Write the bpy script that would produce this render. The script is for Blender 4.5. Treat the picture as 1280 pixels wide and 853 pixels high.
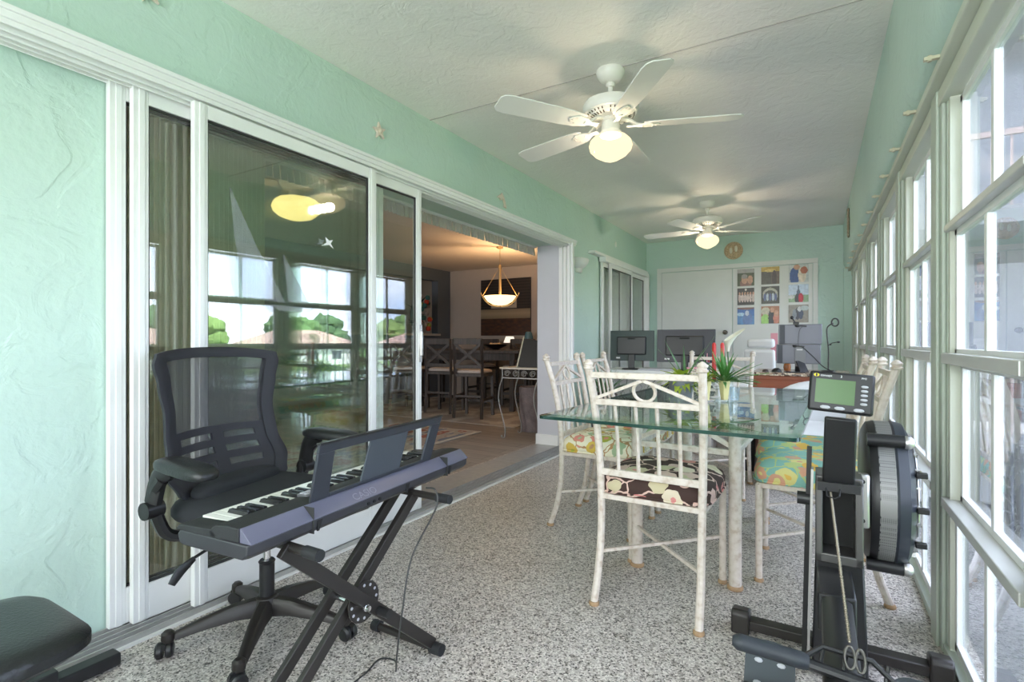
import bpy, math, random
from mathutils import Vector, Matrix, noise
PI = math.pi
R = math.radians
random.seed(7)
C = bpy.context.scene.collection
scene = bpy.context.scene
for o in list(bpy.data.objects):
    bpy.data.objects.remove(o)

# ------------------------------------------------------------------ camera, sky, sun, exposure
cam_d = bpy.data.cameras.new('camera')
cam = bpy.data.objects.new('camera', cam_d)
C.objects.link(cam)
cam.location = (0, 0, 1.06)
cam.rotation_euler = (R(90), 0, R(30.6))
cam_d.sensor_width = 36
cam_d.lens = 36 * 645 / 1280
cam_d.clip_start = .02
cam_d.clip_end = 600
scene.camera = cam
scene.view_settings.view_transform = 'Standard'
scene.view_settings.look = 'None'
scene.view_settings.exposure = EXPO = 0.9
scene.view_settings.gamma = 1
scene.view_settings.use_curve_mapping = False
scene.cycles.max_bounces = 14
scene.cycles.diffuse_bounces = 7
scene.cycles.glossy_bounces = 5
scene.cycles.transmission_bounces = 8
scene.cycles.transparent_max_bounces = 24
scene.cycles.sample_clamp_indirect = 6
scene.cycles.caustics_reflective = False
scene.cycles.caustics_refractive = False

SKY = 7.0
world = bpy.data.worlds.new('sky')
scene.world = world
world.use_nodes = True
wn, wl = world.node_tree.nodes, world.node_tree.links
wn.clear()
w_out = wn.new('ShaderNodeOutputWorld'); w_bg = wn.new('ShaderNodeBackground')
w_tc = wn.new('ShaderNodeTexCoord'); w_map = wn.new('ShaderNodeMapping')
w_no = wn.new('ShaderNodeTexNoise'); w_r = wn.new('ShaderNodeValToRGB')
w_map.inputs['Scale'].default_value = (1, 1, 2.6)
w_no.inputs['Scale'].default_value = 2.6; w_no.inputs['Detail'].default_value = 6; w_no.inputs['Roughness'].default_value = .55
w_r.color_ramp.elements[0].position = .36; w_r.color_ramp.elements[0].color = (.50, .62, .86, 1)
w_r.color_ramp.elements[1].position = .58; w_r.color_ramp.elements[1].color = (.98, .98, 1, 1)
wl.new(w_tc.outputs['Generated'], w_map.inputs[0]); wl.new(w_map.outputs[0], w_no.inputs['Vector'])
wl.new(w_no.outputs['Fac'], w_r.inputs[0]); wl.new(w_r.outputs[0], w_bg.inputs[0])
w_bg.inputs[1].default_value = SKY
wl.new(w_bg.outputs[0], w_out.inputs[0])

sun_d = bpy.data.lights.new('sun', 'SUN'); sun_d.energy = 18.0; sun_d.angle = R(2); sun_d.color = (1, .95, .86)
sun = bpy.data.objects.new('sun', sun_d); C.objects.link(sun)
sun.rotation_euler = Vector((.75, .25, -1)).to_track_quat('-Z', 'Y').to_euler()   # shines from behind the building, out over the lake

# added fill light behind the camera, in front of the solid rear wall
fill_d = bpy.data.lights.new('rear_fill', 'AREA'); fill_d.shape = 'RECTANGLE'; fill_d.size = 2.3; fill_d.size_y = 2.0; fill_d.energy = 55; fill_d.color = (.96, .98, 1)
fill_o = bpy.data.objects.new('rear_fill', fill_d); C.objects.link(fill_o); fill_o.location = (-.95, -2.12, 1.35); fill_o.rotation_euler = (R(90), 0, 0)

# added fill light that brightens the living room; no window is built there
fill2_d = bpy.data.lights.new('living_fill', 'AREA'); fill2_d.shape = 'RECTANGLE'; fill2_d.size = 3.0; fill2_d.size_y = 1.8; fill2_d.energy = 72; fill2_d.color = (.97, .98, 1)
fill2_o = bpy.data.objects.new('living_fill', fill2_d); C.objects.link(fill2_o); fill2_o.location = (-4.6, -2.12, 1.3); fill2_o.rotation_euler = (R(90), 0, 0)

# ------------------------------------------------------------------ materials
MATS = {}
def nt(name):
    m = bpy.data.materials.new(name); m.use_nodes = True
    n, l = m.node_tree.nodes, m.node_tree.links
    return m, n, l, n['Principled BSDF']
def pm(name, col, rough=.5, metal=0., bump=0., bscale=60., mottle=0., mscale=8., spec=.5, coat=0.):
    if name in MATS: return MATS[name]
    m, n, l, b = nt(name)
    b.inputs['Base Color'].default_value = (*col, 1); b.inputs['Roughness'].default_value = rough
    b.inputs['Metallic'].default_value = metal; b.inputs['Specular IOR Level'].default_value = spec
    b.inputs['Coat Weight'].default_value = coat
    tc = n.new('ShaderNodeTexCoord')
    no = n.new('ShaderNodeTexNoise'); no.inputs['Scale'].default_value = mscale; no.inputs['Detail'].default_value = 5
    l.new(tc.outputs['Object'], no.inputs['Vector'])
    mx = n.new('ShaderNodeMix'); mx.data_type = 'RGBA'
    k = 1 - max(mottle, .04)
    mx.inputs['A'].default_value = (*[c * k for c in col], 1); mx.inputs['B'].default_value = (*[min(1, c * (2 - k)) for c in col], 1)
    l.new(no.outputs['Fac'], mx.inputs['Factor']); l.new(mx.outputs['Result'], b.inputs['Base Color'])
    if bump:
        n2 = n.new('ShaderNodeTexNoise'); n2.inputs['Scale'].default_value = bscale; n2.inputs['Detail'].default_value = 4
        bp = n.new('ShaderNodeBump'); bp.inputs['Strength'].default_value = bump; bp.inputs['Distance'].default_value = .01
        l.new(tc.outputs['Object'], n2.inputs['Vector']); l.new(n2.outputs['Fac'], bp.inputs['Height']); l.new(bp.outputs[0], b.inputs['Normal'])
    MATS[name] = m
    return m
def ramp(n, stops, interp='LINEAR'):
    r = n.new('ShaderNodeValToRGB'); r.color_ramp.interpolation = interp
    e = r.color_ramp.elements
    e[0].position, e[0].color = stops[0][0], (*stops[0][1], 1)
    e[1].position, e[1].color = stops[-1][0], (*stops[-1][1], 1)
    for p, c in stops[1:-1]:
        x = e.new(p); x.color = (*c, 1)
    return r

def stucco(name, col, dist=.012, sa=5, sc=30):
    m, n, l, b = nt(name)
    b.inputs['Roughness'].default_value = .6
    tc = n.new('ShaderNodeTexCoord')
    a = n.new('ShaderNodeTexNoise'); a.inputs['Scale'].default_value = sa; a.inputs['Detail'].default_value = 6; a.inputs['Distortion'].default_value = 1.2
    r = ramp(n, [(.44, (0, 0, 0)), (.52, (1, 1, 1))])
    c = n.new('ShaderNodeTexNoise'); c.inputs['Scale'].default_value = sc; c.inputs['Detail'].default_value = 6
    ad = n.new('ShaderNodeMath'); ad.operation = 'MULTIPLY_ADD'; ad.inputs[1].default_value = .5
    bp = n.new('ShaderNodeBump'); bp.inputs['Strength'].default_value = .5; bp.inputs['Distance'].default_value = dist
    for t in (a, c): l.new(tc.outputs['Object'], t.inputs['Vector'])
    l.new(a.outputs['Fac'], r.inputs[0]); l.new(r.outputs[0], ad.inputs[0]); l.new(c.outputs['Fac'], ad.inputs[2])
    l.new(ad.outputs[0], bp.inputs['Height']); l.new(bp.outputs[0], b.inputs['Normal'])
    d = n.new('ShaderNodeTexNoise'); d.inputs['Scale'].default_value = 1.3
    l.new(tc.outputs['Object'], d.inputs['Vector'])
    q = ramp(n, [(.3, tuple(x * .95 for x in col)), (.7, tuple(min(1, x * 1.04) for x in col))])
    l.new(d.outputs['Fac'], q.inputs[0]); l.new(q.outputs[0], b.inputs['Base Color'])
    return m
M_wall = stucco('mint_stucco', (.52, .67, .60), .006)
M_ceil = stucco('white_knockdown', (.86, .835, .80), .004, 9, 60)

def terrazzo():
    m, n, l, b = nt('flake_floor')
    tc = n.new('ShaderNodeTexCoord')
    v = n.new('ShaderNodeTexVoronoi'); v.inputs['Scale'].default_value = 190
    v2 = n.new('ShaderNodeTexVoronoi'); v2.inputs['Scale'].default_value = 95
    r = ramp(n, [(0, (.06, .05, .045)), (.09, (.22, .19, .17)), (.22, (.46, .41, .375)), (.5, (.58, .525, .48)), (.80, (.76, .70, .65))], 'CONSTANT')
    r2 = ramp(n, [(0, (.55, .53, .51)), (.12, (1, 1, 1))], 'CONSTANT')
    sp = n.new('ShaderNodeSeparateColor'); sp2 = n.new('ShaderNodeSeparateColor')
    mx = n.new('ShaderNodeMix'); mx.data_type = 'RGBA'; mx.blend_type = 'MULTIPLY'; mx.inputs['Factor'].default_value = .8
    for t in (v, v2): l.new(tc.outputs['Object'], t.inputs['Vector'])
    l.new(v.outputs['Color'], sp.inputs[0]); l.new(sp.outputs[0], r.inputs[0])
    l.new(v2.outputs['Color'], sp2.inputs[0]); l.new(sp2.outputs[1], r2.inputs[0])
    l.new(r.outputs[0], mx.inputs['A']); l.new(r2.outputs[0], mx.inputs['B']); l.new(mx.outputs['Result'], b.inputs['Base Color'])
    b.inputs['Roughness'].default_value = .38
    return m
M_floor = terrazzo()

def planks(name, c1, c2, sx=1.3, sy=6.5, rough=.4):
    m, n, l, b = nt(name)
    tc = n.new('ShaderNodeTexCoord'); mp = n.new('ShaderNodeMapping')
    br = n.new('ShaderNodeTexBrick'); br.inputs['Scale'].default_value = 1
    br.inputs['Brick Width'].default_value = sx; br.inputs['Row Height'].default_value = 1 / sy
    br.inputs['Mortar Size'].default_value = .003
    br.inputs['Color1'].default_value = (*c1, 1); br.inputs['Color2'].default_value = (*c2, 1); br.inputs['Mortar'].default_value = (c1[0] * .3, c1[1] * .3, c1[2] * .3, 1)
    l.new(tc.outputs['Object'], mp.inputs[0]); l.new(mp.outputs[0], br.inputs['Vector'])
    g = n.new('ShaderNodeTexNoise'); g.inputs['Scale'].default_value = 3; g.inputs['Detail'].default_value = 6
    m2 = n.new('ShaderNodeMapping'); m2.inputs['Scale'].default_value = (1, 14, 14)
    l.new(tc.outputs['Object'], m2.inputs[0]); l.new(m2.outputs[0], g.inputs['Vector'])
    mx = n.new('ShaderNodeMix'); mx.data_type = 'RGBA'; mx.blend_type = 'MULTIPLY'; mx.inputs['Factor'].default_value = .6
    l.new(br.outputs['Color'], mx.inputs['A']); l.new(g.outputs['Fac'], mx.inputs['B']); l.new(mx.outputs['Result'], b.inputs['Base Color'])
    b.inputs['Roughness'].default_value = rough
    return m
M_plank = planks('grey_wood_planks', (.56, .47, .40), (.46, .385, .33))

def wood(name, c1, c2, axis=0, rough=.35):
    m, n, l, b = nt(name)
    tc = n.new('ShaderNodeTexCoord'); mp = n.new('ShaderNodeMapping')
    sc = [14, 14, 14]; sc[axis] = 1
    mp.inputs['Scale'].default_value = sc
    g = n.new('ShaderNodeTexNoise'); g.inputs['Scale'].default_value = 2.5; g.inputs['Detail'].default_value = 7; g.inputs['Distortion'].default_value = .5
    r = ramp(n, [(.3, c1), (.7, c2)])
    l.new(tc.outputs['Object'], mp.inputs[0]); l.new(mp.outputs[0], g.inputs['Vector']); l.new(g.outputs['Fac'], r.inputs[0]); l.new(r.outputs[0], b.inputs['Base Color'])
    b.inputs['Roughness'].default_value = rough
    return m
M_cherry = wood('cherry_wood', (.20, .045, .018), (.34, .09, .035))
M_darkwood = wood('dark_grey_wood', (.036, .029, .026), (.085, .067, .058), 2, .5)
M_granite = None

def distressed():
    m, n, l, b = nt('distressed_white_iron')
    tc = n.new('ShaderNodeTexCoord')
    a = n.new('ShaderNodeTexNoise'); a.inputs['Scale'].default_value = 45; a.inputs['Detail'].default_value = 6
    r = ramp(n, [(.30, (.54, .43, .34)), (.46, (.66, .575, .50)), (.68, (.73, .645, .575))])
    l.new(tc.outputs['Object'], a.inputs['Vector']); l.new(a.outputs['Fac'], r.inputs[0]); l.new(r.outputs[0], b.inputs['Base Color'])
    b.inputs['Roughness'].default_value = .5
    return m
M_iron = distressed()
M_rust = pm('rusty_tan', (.42, .27, .15), .7, mottle=.4, mscale=80)

def floral(name, bg, cols, scale=9., off=0.):
    m, n, l, b = nt(name)
    tc = n.new('ShaderNodeTexCoord')
    mp = n.new('ShaderNodeMapping'); mp.inputs['Location'].default_value = (off, off * .7, 0)
    l.new(tc.outputs['Object'], mp.inputs[0])
    dn = n.new('ShaderNodeTexNoise'); dn.inputs['Scale'].default_value = 14; dn.inputs['Detail'].default_value = 2
    ad = n.new('ShaderNodeMix'); ad.data_type = 'VECTOR'; ad.inputs['Factor'].default_value = .06
    l.new(mp.outputs[0], dn.inputs['Vector']); l.new(mp.outputs[0], ad.inputs['A']); l.new(dn.outputs['Color'], ad.inputs['B'])
    v = n.new('ShaderNodeTexVoronoi'); v.inputs['Scale'].default_value = scale
    l.new(ad.outputs['Result'], v.inputs['Vector'])
    mask = ramp(n, [(0, (1, 1, 1)), (.44, (0, 0, 0))], 'CONSTANT'); l.new(v.outputs['Distance'], mask.inputs[0])
    core = ramp(n, [(0, (1, 1, 1)), (.16, (0, 0, 0))], 'CONSTANT'); l.new(v.outputs['Distance'], core.inputs[0])
    sp = n.new('ShaderNodeSeparateColor'); l.new(v.outputs['Color'], sp.inputs[0])
    k = len(cols)
    cr = ramp(n, [(i / k, c) for i, c in enumerate(cols)], 'CONSTANT'); l.new(sp.outputs[0], cr.inputs[0])
    cr2 = ramp(n, [(i / k, cols[(i + 1) % k]) for i in range(k)], 'CONSTANT'); l.new(sp.outputs[1], cr2.inputs[0])
    w = n.new('ShaderNodeTexVoronoi'); w.feature = 'DISTANCE_TO_EDGE'; w.inputs['Scale'].default_value = scale * .8; l.new(ad.outputs['Result'], w.inputs['Vector'])
    vine = ramp(n, [(0, (1, 1, 1)), (.035, (0, 0, 0))], 'CONSTANT'); l.new(w.outputs['Distance'], vine.inputs[0])
    def mix(f, a, bb):
        x = n.new('ShaderNodeMix'); x.data_type = 'RGBA'
        l.new(f, x.inputs['Factor'])
        if isinstance(a, tuple): x.inputs['A'].default_value = (*a, 1)
        else: l.new(a, x.inputs['A'])
        if isinstance(bb, tuple): x.inputs['B'].default_value = (*bb, 1)
        else: l.new(bb, x.inputs['B'])
        return x.outputs['Result']
    o = mix(vine.outputs[0], bg, cols[-1])
    o = mix(mask.outputs[0], o, cr.outputs[0])
    o = mix(core.outputs[0], o, cr2.outputs[0])
    l.new(o, b.inputs['Base Color']); b.inputs['Roughness'].default_value = .85
    return m
F_brown = floral('brown_floral_cotton', (.050, .024, .018), [(.62, .24, .22), (.66, .56, .42), (.55, .47, .30), (.66, .45, .38)], 11.5)
F_yellow = floral('cream_floral_cotton', (.78, .72, .56), [(.62, .42, .08), (.40, .40, .06), (.66, .25, .20), (.36, .45, .28), (.45, .25, .12)], 13, .4)
F_teal = floral('teal_floral_cotton', (.24, .46, .40), [(.74, .46, .10), (.66, .34, .22), (.70, .62, .24), (.55, .42, .26), (.50, .56, .22)], 14, .9)

def glassy(name, tint, f0=.10, rough=0., grazing=1., haze=0., hazecol=(.8, .82, .85)):
    m = bpy.data.materials.new(name); m.use_nodes = True
    n, l = m.node_tree.nodes, m.node_tree.links; n.clear()
    out = n.new('ShaderNodeOutputMaterial'); t = n.new('ShaderNodeBsdfTransparent'); g = n.new('ShaderNodeBsdfGlossy')
    t.inputs[0].default_value = (*tint, 1); g.inputs['Roughness'].default_value = rough; g.inputs[0].default_value = (1, 1, 1, 1)
    fr = n.new('ShaderNodeLayerWeight'); fr.inputs['Blend'].default_value = .5
    pw = n.new('ShaderNodeMath'); pw.operation = 'POWER'; pw.inputs[1].default_value = 5; l.new(fr.outputs['Facing'], pw.inputs[0])
    ma = n.new('ShaderNodeMath'); ma.operation = 'MULTIPLY_ADD'; ma.inputs[1].default_value = (1 - f0) * grazing; ma.inputs[2].default_value = f0; ma.use_clamp = True
    l.new(pw.outputs[0], ma.inputs[0])
    mx = n.new('ShaderNodeMixShader'); l.new(ma.outputs[0], mx.inputs[0])
    if haze:
        d = n.new('ShaderNodeBsdfTranslucent'); d.inputs[0].default_value = (*hazecol, 1)
        d2 = n.new('ShaderNodeBsdfDiffuse'); d2.inputs[0].default_value = (*hazecol, 1)
        md = n.new('ShaderNodeMixShader'); md.inputs[0].default_value = .45; l.new(d.outputs[0], md.inputs[1]); l.new(d2.outputs[0], md.inputs[2])
        mh = n.new('ShaderNodeMixShader'); mh.inputs[0].default_value = haze
        l.new(t.outputs[0], mh.inputs[1]); l.new(md.outputs[0], mh.inputs[2]); l.new(mh.outputs[0], mx.inputs[1])
    else:
        l.new(t.outputs[0], mx.inputs[1])
    l.new(g.outputs[0], mx.inputs[2]); l.new(mx.outputs[0], out.inputs[0])
    return m
G_door = glassy('tinted_door_glass', (.92, .95, .92), .075, grazing=1.0)
G_door2 = glassy('far_door_glass', (.93, .95, .93), .05)
G_vinyl = glassy('hazy_vinyl_pane', (.77, .80, .85), .07, haze=.03)
G_table = glassy('green_table_glass', (.76, .89, .83), .10, grazing=1.0)
G_edge = pm('green_glass_edge', (.012, .05, .038), .08, spec=.8)
G_clear = glassy('clear_glass', (.95, .97, .97), .08)
M_decal = glassy('etched_white_film', (.88, .90, .92), .05, haze=.26, hazecol=(.85, .88, .9))

def emis(name, col, strength, base=(.8, .8, .8)):
    m, n, l, b = nt(name)
    b.inputs['Base Color'].default_value = (*base, 1); b.inputs['Roughness'].default_value = .3
    b.inputs['Emission Color'].default_value = (*col, 1); b.inputs['Emission Strength'].default_value = strength
    return m
def meshfabric(name, col, alpha):
    m = bpy.data.materials.new(name); m.use_nodes = True
    n, l = m.node_tree.nodes, m.node_tree.links; n.clear()
    out = n.new('ShaderNodeOutputMaterial'); t = n.new('ShaderNodeBsdfTransparent'); d = n.new('ShaderNodeBsdfDiffuse')
    d.inputs[0].default_value = (*col, 1)
    tc = n.new('ShaderNodeTexCoord'); mp = n.new('ShaderNodeMapping'); mp.inputs['Scale'].default_value = (380, 380, 380)
    ck = n.new('ShaderNodeTexChecker'); ck.inputs['Scale'].default_value = 1
    l.new(tc.outputs['Object'], mp.inputs[0]); l.new(mp.outputs[0], ck.inputs['Vector'])
    r = ramp(n, [(0, (alpha - .12,) * 3), (1, (alpha + .12,) * 3)]); l.new(ck.outputs['Fac'], r.inputs[0])
    mx = n.new('ShaderNodeMixShader'); l.new(r.outputs[0], mx.inputs[0]); l.new(t.outputs[0], mx.inputs[1]); l.new(d.outputs[0], mx.inputs[2]); l.new(mx.outputs[0], out.inputs[0])
    return m
def colattr(name, rough=.5):
    m, n, l, b = nt(name)
    a = n.new('ShaderNodeAttribute'); a.attribute_name = 'Col'; l.new(a.outputs['Color'], b.inputs['Base Color'])
    b.inputs['Roughness'].default_value = rough
    return m
M_pic = colattr('printed_picture', .35)
M_rug = colattr('woven_rug', .95)

W = pm('white_aluminium', (.80, .80, .79), .4, mottle=.04)
Wg = pm('grey_aluminium_track', (.46, .45, .44), .4, .4, mottle=.2, mscale=20)
Wo = pm('olive_grey_aluminium', (.58, .60, .51), .45, mottle=.06)
Wp = pm('white_paint', (.78, .77, .75), .5, mottle=.03)
Wd = pm('white_closet_paint', (.72, .715, .69), .5, mottle=.03)
Wf = pm('white_fan_enamel', (.84, .81, .76), .35, mottle=.05, mscale=20)
Wfb = pm('white_fan_blade', (.80, .785, .76), .45, mottle=.05, mscale=6)
DKh = pm('dark_gasket', (.03, .03, .03), .6)
BK = pm('black_plastic', (.011, .011, .012), .38, mottle=.1)
BKm = pm('matte_black_plastic', (.014, .015, .017), .6, bump=.15, bscale=300)
BKf = pm('black_fabric', (.016, .018, .022), .9, bump=.3, bscale=400)
BKs = pm('black_vinyl', (.010, .011, .012), .36, bump=.15, bscale=140)
BKi = pm('brown_black_metal', (.026, .022, .020), .42, .2)
GR = pm('graphite_plastic', (.030, .030, .036), .42, mottle=.1)
LV = pm('lavender_grey_plastic', (.115, .115, .165), .32, mottle=.08)
SV = pm('brushed_silver', (.55, .54, .52), .32, .9)
CH = pm('chrome', (.75, .75, .75), .12, 1.)
BR = pm('aged_brass', (.50, .36, .18), .35, .8)
IVK = pm('ivory_key', (.80, .79, .74), .22)
DKK = pm('black_key', (.02, .02, .022), .22)
GRY = pm('mid_grey_plastic', (.25, .25, .26), .5)
GRL = pm('light_grey_plastic', (.45, .45, .48), .45)
YEL = pm('pale_yellow_glaze', (.82, .74, .36), .4)
RED = pm('red_wax', (.55, .03, .025), .35)
PNK = pm('pink_paper', (.80, .36, .42), .6)
LEAF = pm('dark_green_leaf', (.07, .22, .045), .45, mottle=.4, mscale=30)
LEAF2 = pm('lime_green_leaf', (.36, .46, .05), .45, mottle=.5, mscale=40)
LEAF3 = pm('muted_green_leaf', (.10, .20, .09), .5, mottle=.4, mscale=30)
SOIL = pm('potting_soil', (.05, .035, .025), .95)
LCD = pm('green_screen', (.075, .15, .05), .25)
WHL = pm('white_leather', (.82, .82, .83), .4, bump=.1, bscale=30)
BEIGE = pm('beige_room_paint', (.42, .37, .33), .7)
BLUEG = pm('blue_grey_room_paint', (.11, .135, .17), .7)
GREYW = pm('pale_grey_return_paint', (.56, .56, .60), .6)
CREAM = pm('cream_upholstery', (.55, .47, .43), .8, bump=.2, bscale=200)
VANE = pm('taupe_blind_fabric', (.74, .67, .55), .8, bump=.3, bscale=90, mottle=.2, mscale=30)
VANEG = pm('grey_blind_fabric', (.72, .70, .69), .8)
SHELL = pm('sand_ceramic', (.72, .62, .53), .7, bump=.4, bscale=60)
SHELLW = pm('shell_mosaic', (.62, .44, .28), .7, bump=.9, bscale=70, mottle=.7, mscale=60)

# ------------------------------------------------------------------ mesh helpers
class MB:
    def __init__(s, m=None): s.v = []; s.f = []; s.mi = []; s.k = 0; s.m = m or Matrix()
    def add(s, vs, fs):
        b = len(s.v)
        s.v += [tuple(s.m @ Vector(p)) for p in vs]
        s.f += [tuple(b + i for i in q) for q in fs]; s.mi += [s.k] * len(fs)
        return s
    def box(s, lo, hi, rot=None):
        c = [(a + b) / 2 for a, b in zip(lo, hi)]; h = [(b - a) / 2 for a, b in zip(lo, hi)]
        vs = [Vector((sx * h[0], sy * h[1], sz * h[2])) for sz in (-1, 1) for sy in (-1, 1) for sx in (-1, 1)]
        if rot is not None: vs = [rot @ p for p in vs]
        vs = [p + Vector(c) for p in vs]
        return s.add(vs, [(0, 2, 3, 1), (4, 5, 7, 6), (0, 1, 5, 4), (2, 6, 7, 3), (0, 4, 6, 2), (1, 3, 7, 5)])
    def cbox(s, c, d, rot=None):
        return s.box([a - b / 2 for a, b in zip(c, d)], [a + b / 2 for a, b in zip(c, d)], rot)
    def rings(s, rings, cap=True, closed=False):
        n = len(rings[0]); vs = [p for r in rings for p in r]; fs = []
        K = len(rings)
        for i in range(K if closed else K - 1):
            a, b = i * n, ((i + 1) % K) * n
            for j in range(n): fs.append((a + j, a + (j + 1) % n, b + (j + 1) % n, b + j))
        if cap and not closed:
            fs.append(tuple(range(n))[::-1]); fs.append(tuple((K - 1) * n + j for j in range(n)))
        return s.add(vs, fs)
    def tube(s, pts, r, n=8, closed=False, flat=None, up=None):
        pts = [Vector(p) for p in pts]; K = len(pts)
        rs = r if isinstance(r, (list, tuple)) else [r] * K
        rings = []; prev = None
        for i, p in enumerate(pts):
            if closed: t = pts[(i + 1) % K] - pts[i - 1]
            else: t = pts[min(i + 1, K - 1)] - pts[max(i - 1, 0)]
            t.normalize()
            if prev is None:
                a = Vector(up) if up else (Vector((0, 0, 1)) if abs(t.z) < .9 else Vector((1, 0, 0)))
            else: a = prev
            a = (a - t * a.dot(t)).normalized(); b = t.cross(a); prev = a
            fx = flat or 1
            rings.append([p + (a * math.cos(2 * PI * (j + .5) / n) + b * fx * math.sin(2 * PI * (j + .5) / n)) * rs[i] for j in range(n)])
        return s.rings(rings, closed=closed)
    def bar(s, p0, p1, w, h, up=(0, 0, 1)):
        p0, p1 = Vector(p0), Vector(p1); t = (p1 - p0).normalized(); u = Vector(up)
        u = (u - t * u.dot(t)).normalized(); q = t.cross(u)
        return s.rings([[p + q * (a * w / 2) + u * (b * h / 2) for a, b in ((-1, -1), (1, -1), (1, 1), (-1, 1))] for p in (p0, p1)])
    def lathe(s, prof, n=24, c=(0, 0, 0), axis='z', cap=True):
        c = Vector(c); rings = []
        for r, z in prof:
            ring = []
            for j in range(n):
                a = 2 * PI * j / n
                p = Vector((r * math.cos(a), r * math.sin(a), z))
                if axis == 'x': p = Vector((p.z, p.x, p.y))
                elif axis == 'y': p = Vector((p.x, p.z, p.y))
                ring.append(c + p)
            rings.append(ring)
        return s.rings(rings, cap)
    def cyl(s, p0, p1, r, n=16, r1=None): return s.tube([p0, p1], [r, r if r1 is None else r1], n)
    def prism(s, poly, d0, d1, f):
        """poly of 2-D points, f(u, v, d) -> 3-D"""
        n = len(poly)
        return s.rings([[Vector(f(u, v, d)) for u, v in poly] for d in (d0, d1)])
    def ell(s, c, r, nu=14, nv=8):
        c = Vector(c)
        rings = []
        for i in range(1, nv):
            a = PI * i / nv
            rings.append([c + Vector((r[0] * math.sin(a) * math.cos(2 * PI * j / nu), r[1] * math.sin(a) * math.sin(2 * PI * j / nu), -r[2] * math.cos(a))) for j in range(nu)])
        return s.rings(rings)
    def pillow(s, w, d, z0, z1, p=4., n=14, side=.45):
        """seat pad: rounded plan, domed top; side = fraction of the height taken by the vertical side"""
        rings = []
        def ring(k, z):
            out = []
            for j in range(4 * n):
                a = 2 * PI * j / (4 * n); c_, s_ = math.cos(a), math.sin(a)
                out.append(Vector((w / 2 * k * math.copysign(abs(c_) ** (2 / p), c_), d / 2 * k * math.copysign(abs(s_) ** (2 / p), s_), z)))
            return out
        h = z1 - z0
        rings.append(ring(.90, z0)); rings.append(ring(.97, z0 + .06 * h)); rings.append(ring(1, z0 + .2 * h)); rings.append(ring(1, z0 + side * h))
        for t in (.25, .5, .7, .85, 1): rings.append(ring(math.cos(t * PI / 2 * .93) ** .55, z0 + h * (side + (1 - side) * math.sin(t * PI / 2))))
        return s.rings(rings)
    def build(s, name, mats, parent=None, bevel=0, seg=2, smooth=True, angle=35, sub=0, rec=False):
        me = bpy.data.meshes.new(name)
        me.from_pydata(s.v, [], s.f)
        if not isinstance(mats, (list, tuple)): mats = [mats]
        for m in mats: me.materials.append(m)
        me.polygons.foreach_set('material_index', s.mi)
        me.update()
        import bmesh
        bm = bmesh.new(); bm.from_mesh(me); bmesh.ops.recalc_face_normals(bm, faces=bm.faces); bm.to_mesh(me); bm.free()
        if smooth:
            me.polygons.foreach_set('use_smooth', [True] * len(me.polygons))
            me.set_sharp_from_angle(angle=R(angle))
        o = bpy.data.objects.new(name, me); C.objects.link(o)
        if parent: o.parent = parent
        if bevel:
            b = o.modifiers.new('bevel', 'BEVEL'); b.width = bevel; b.segments = seg; b.limit_method = 'ANGLE'; b.harden_normals = False
        if sub:
            b = o.modifiers.new('sub', 'SUBSURF'); b.levels = sub; b.render_levels = sub
        return o

def thing(name, label, cat, loc=(0, 0, 0), rz=0, group=None):
    o = bpy.data.objects.new(name, None); C.objects.link(o)
    o.empty_display_size = .05
    o.location = loc; o.rotation_euler = (0, 0, rz); o['label'] = label; o['category'] = cat
    if group: o['group'] = group
    return o
def tag(o, label, cat, group=None):
    o['label'] = label; o['category'] = cat
    if group: o['group'] = group
    return o
def struct(o): o['kind'] = 'structure'; return o
def sroot(name, loc=(0, 0, 0)):
    o = bpy.data.objects.new(name, None); C.objects.link(o); o.location = loc; o.empty_display_size = .05; o['kind'] = 'structure'; return o
CH_OF = {}
def copy_tree(o, parent=None):
    c = o.copy(); C.objects.link(c)
    if parent: c.parent = parent
    for ch in [x for x in bpy.data.objects if x.parent == o and x != c]: copy_tree(ch, c)
    return c
def dup(root, loc, rz, label=None, group=None, scale=None):
    c = copy_tree(root); c.location = loc; c.rotation_euler = (0, 0, rz)
    if label: c['label'] = label
    if group: c['group'] = group
    if scale: c.scale = scale
    return c
def font(name, body, size, mat, parent, loc, rot, ext=.0006, align='LEFT'):
    cu = bpy.data.curves.new(name, 'FONT'); cu.body = body; cu.size = size; cu.extrude = ext; cu.align_x = align
    o = bpy.data.objects.new(name, cu); C.objects.link(o); cu.materials.append(mat)
    me = bpy.data.meshes.new_from_object(o); bpy.data.objects.remove(o)
    o = bpy.data.objects.new(name, me); C.objects.link(o)
    o.location = loc; o.rotation_euler = rot
    if parent: o.parent = parent
    return o
def arc(c, r, a0, a1, n, f):
    return [f(c[0] + r * math.cos(a0 + (a1 - a0) * i / n), c[1] + r * math.sin(a0 + (a1 - a0) * i / n)) for i in range(n + 1)]
def smooth_pts(pts, n=6):
    """Catmull-Rom through the points"""
    P = [Vector(p) for p in pts]; P = [P[0] * 2 - P[1]] + P + [P[-1] * 2 - P[-2]]
    out = []
    for i in range(1, len(P) - 2):
        for k in range(n):
            t = k / n; a, b, c, d = P[i - 1:i + 3]
            out.append(.5 * ((2 * b) + (c - a) * t + (2 * a - 5 * b + 4 * c - d) * t * t + (3 * b - a - 3 * c + d) * t ** 3))
    out.append(P[-2]); return out
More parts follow.
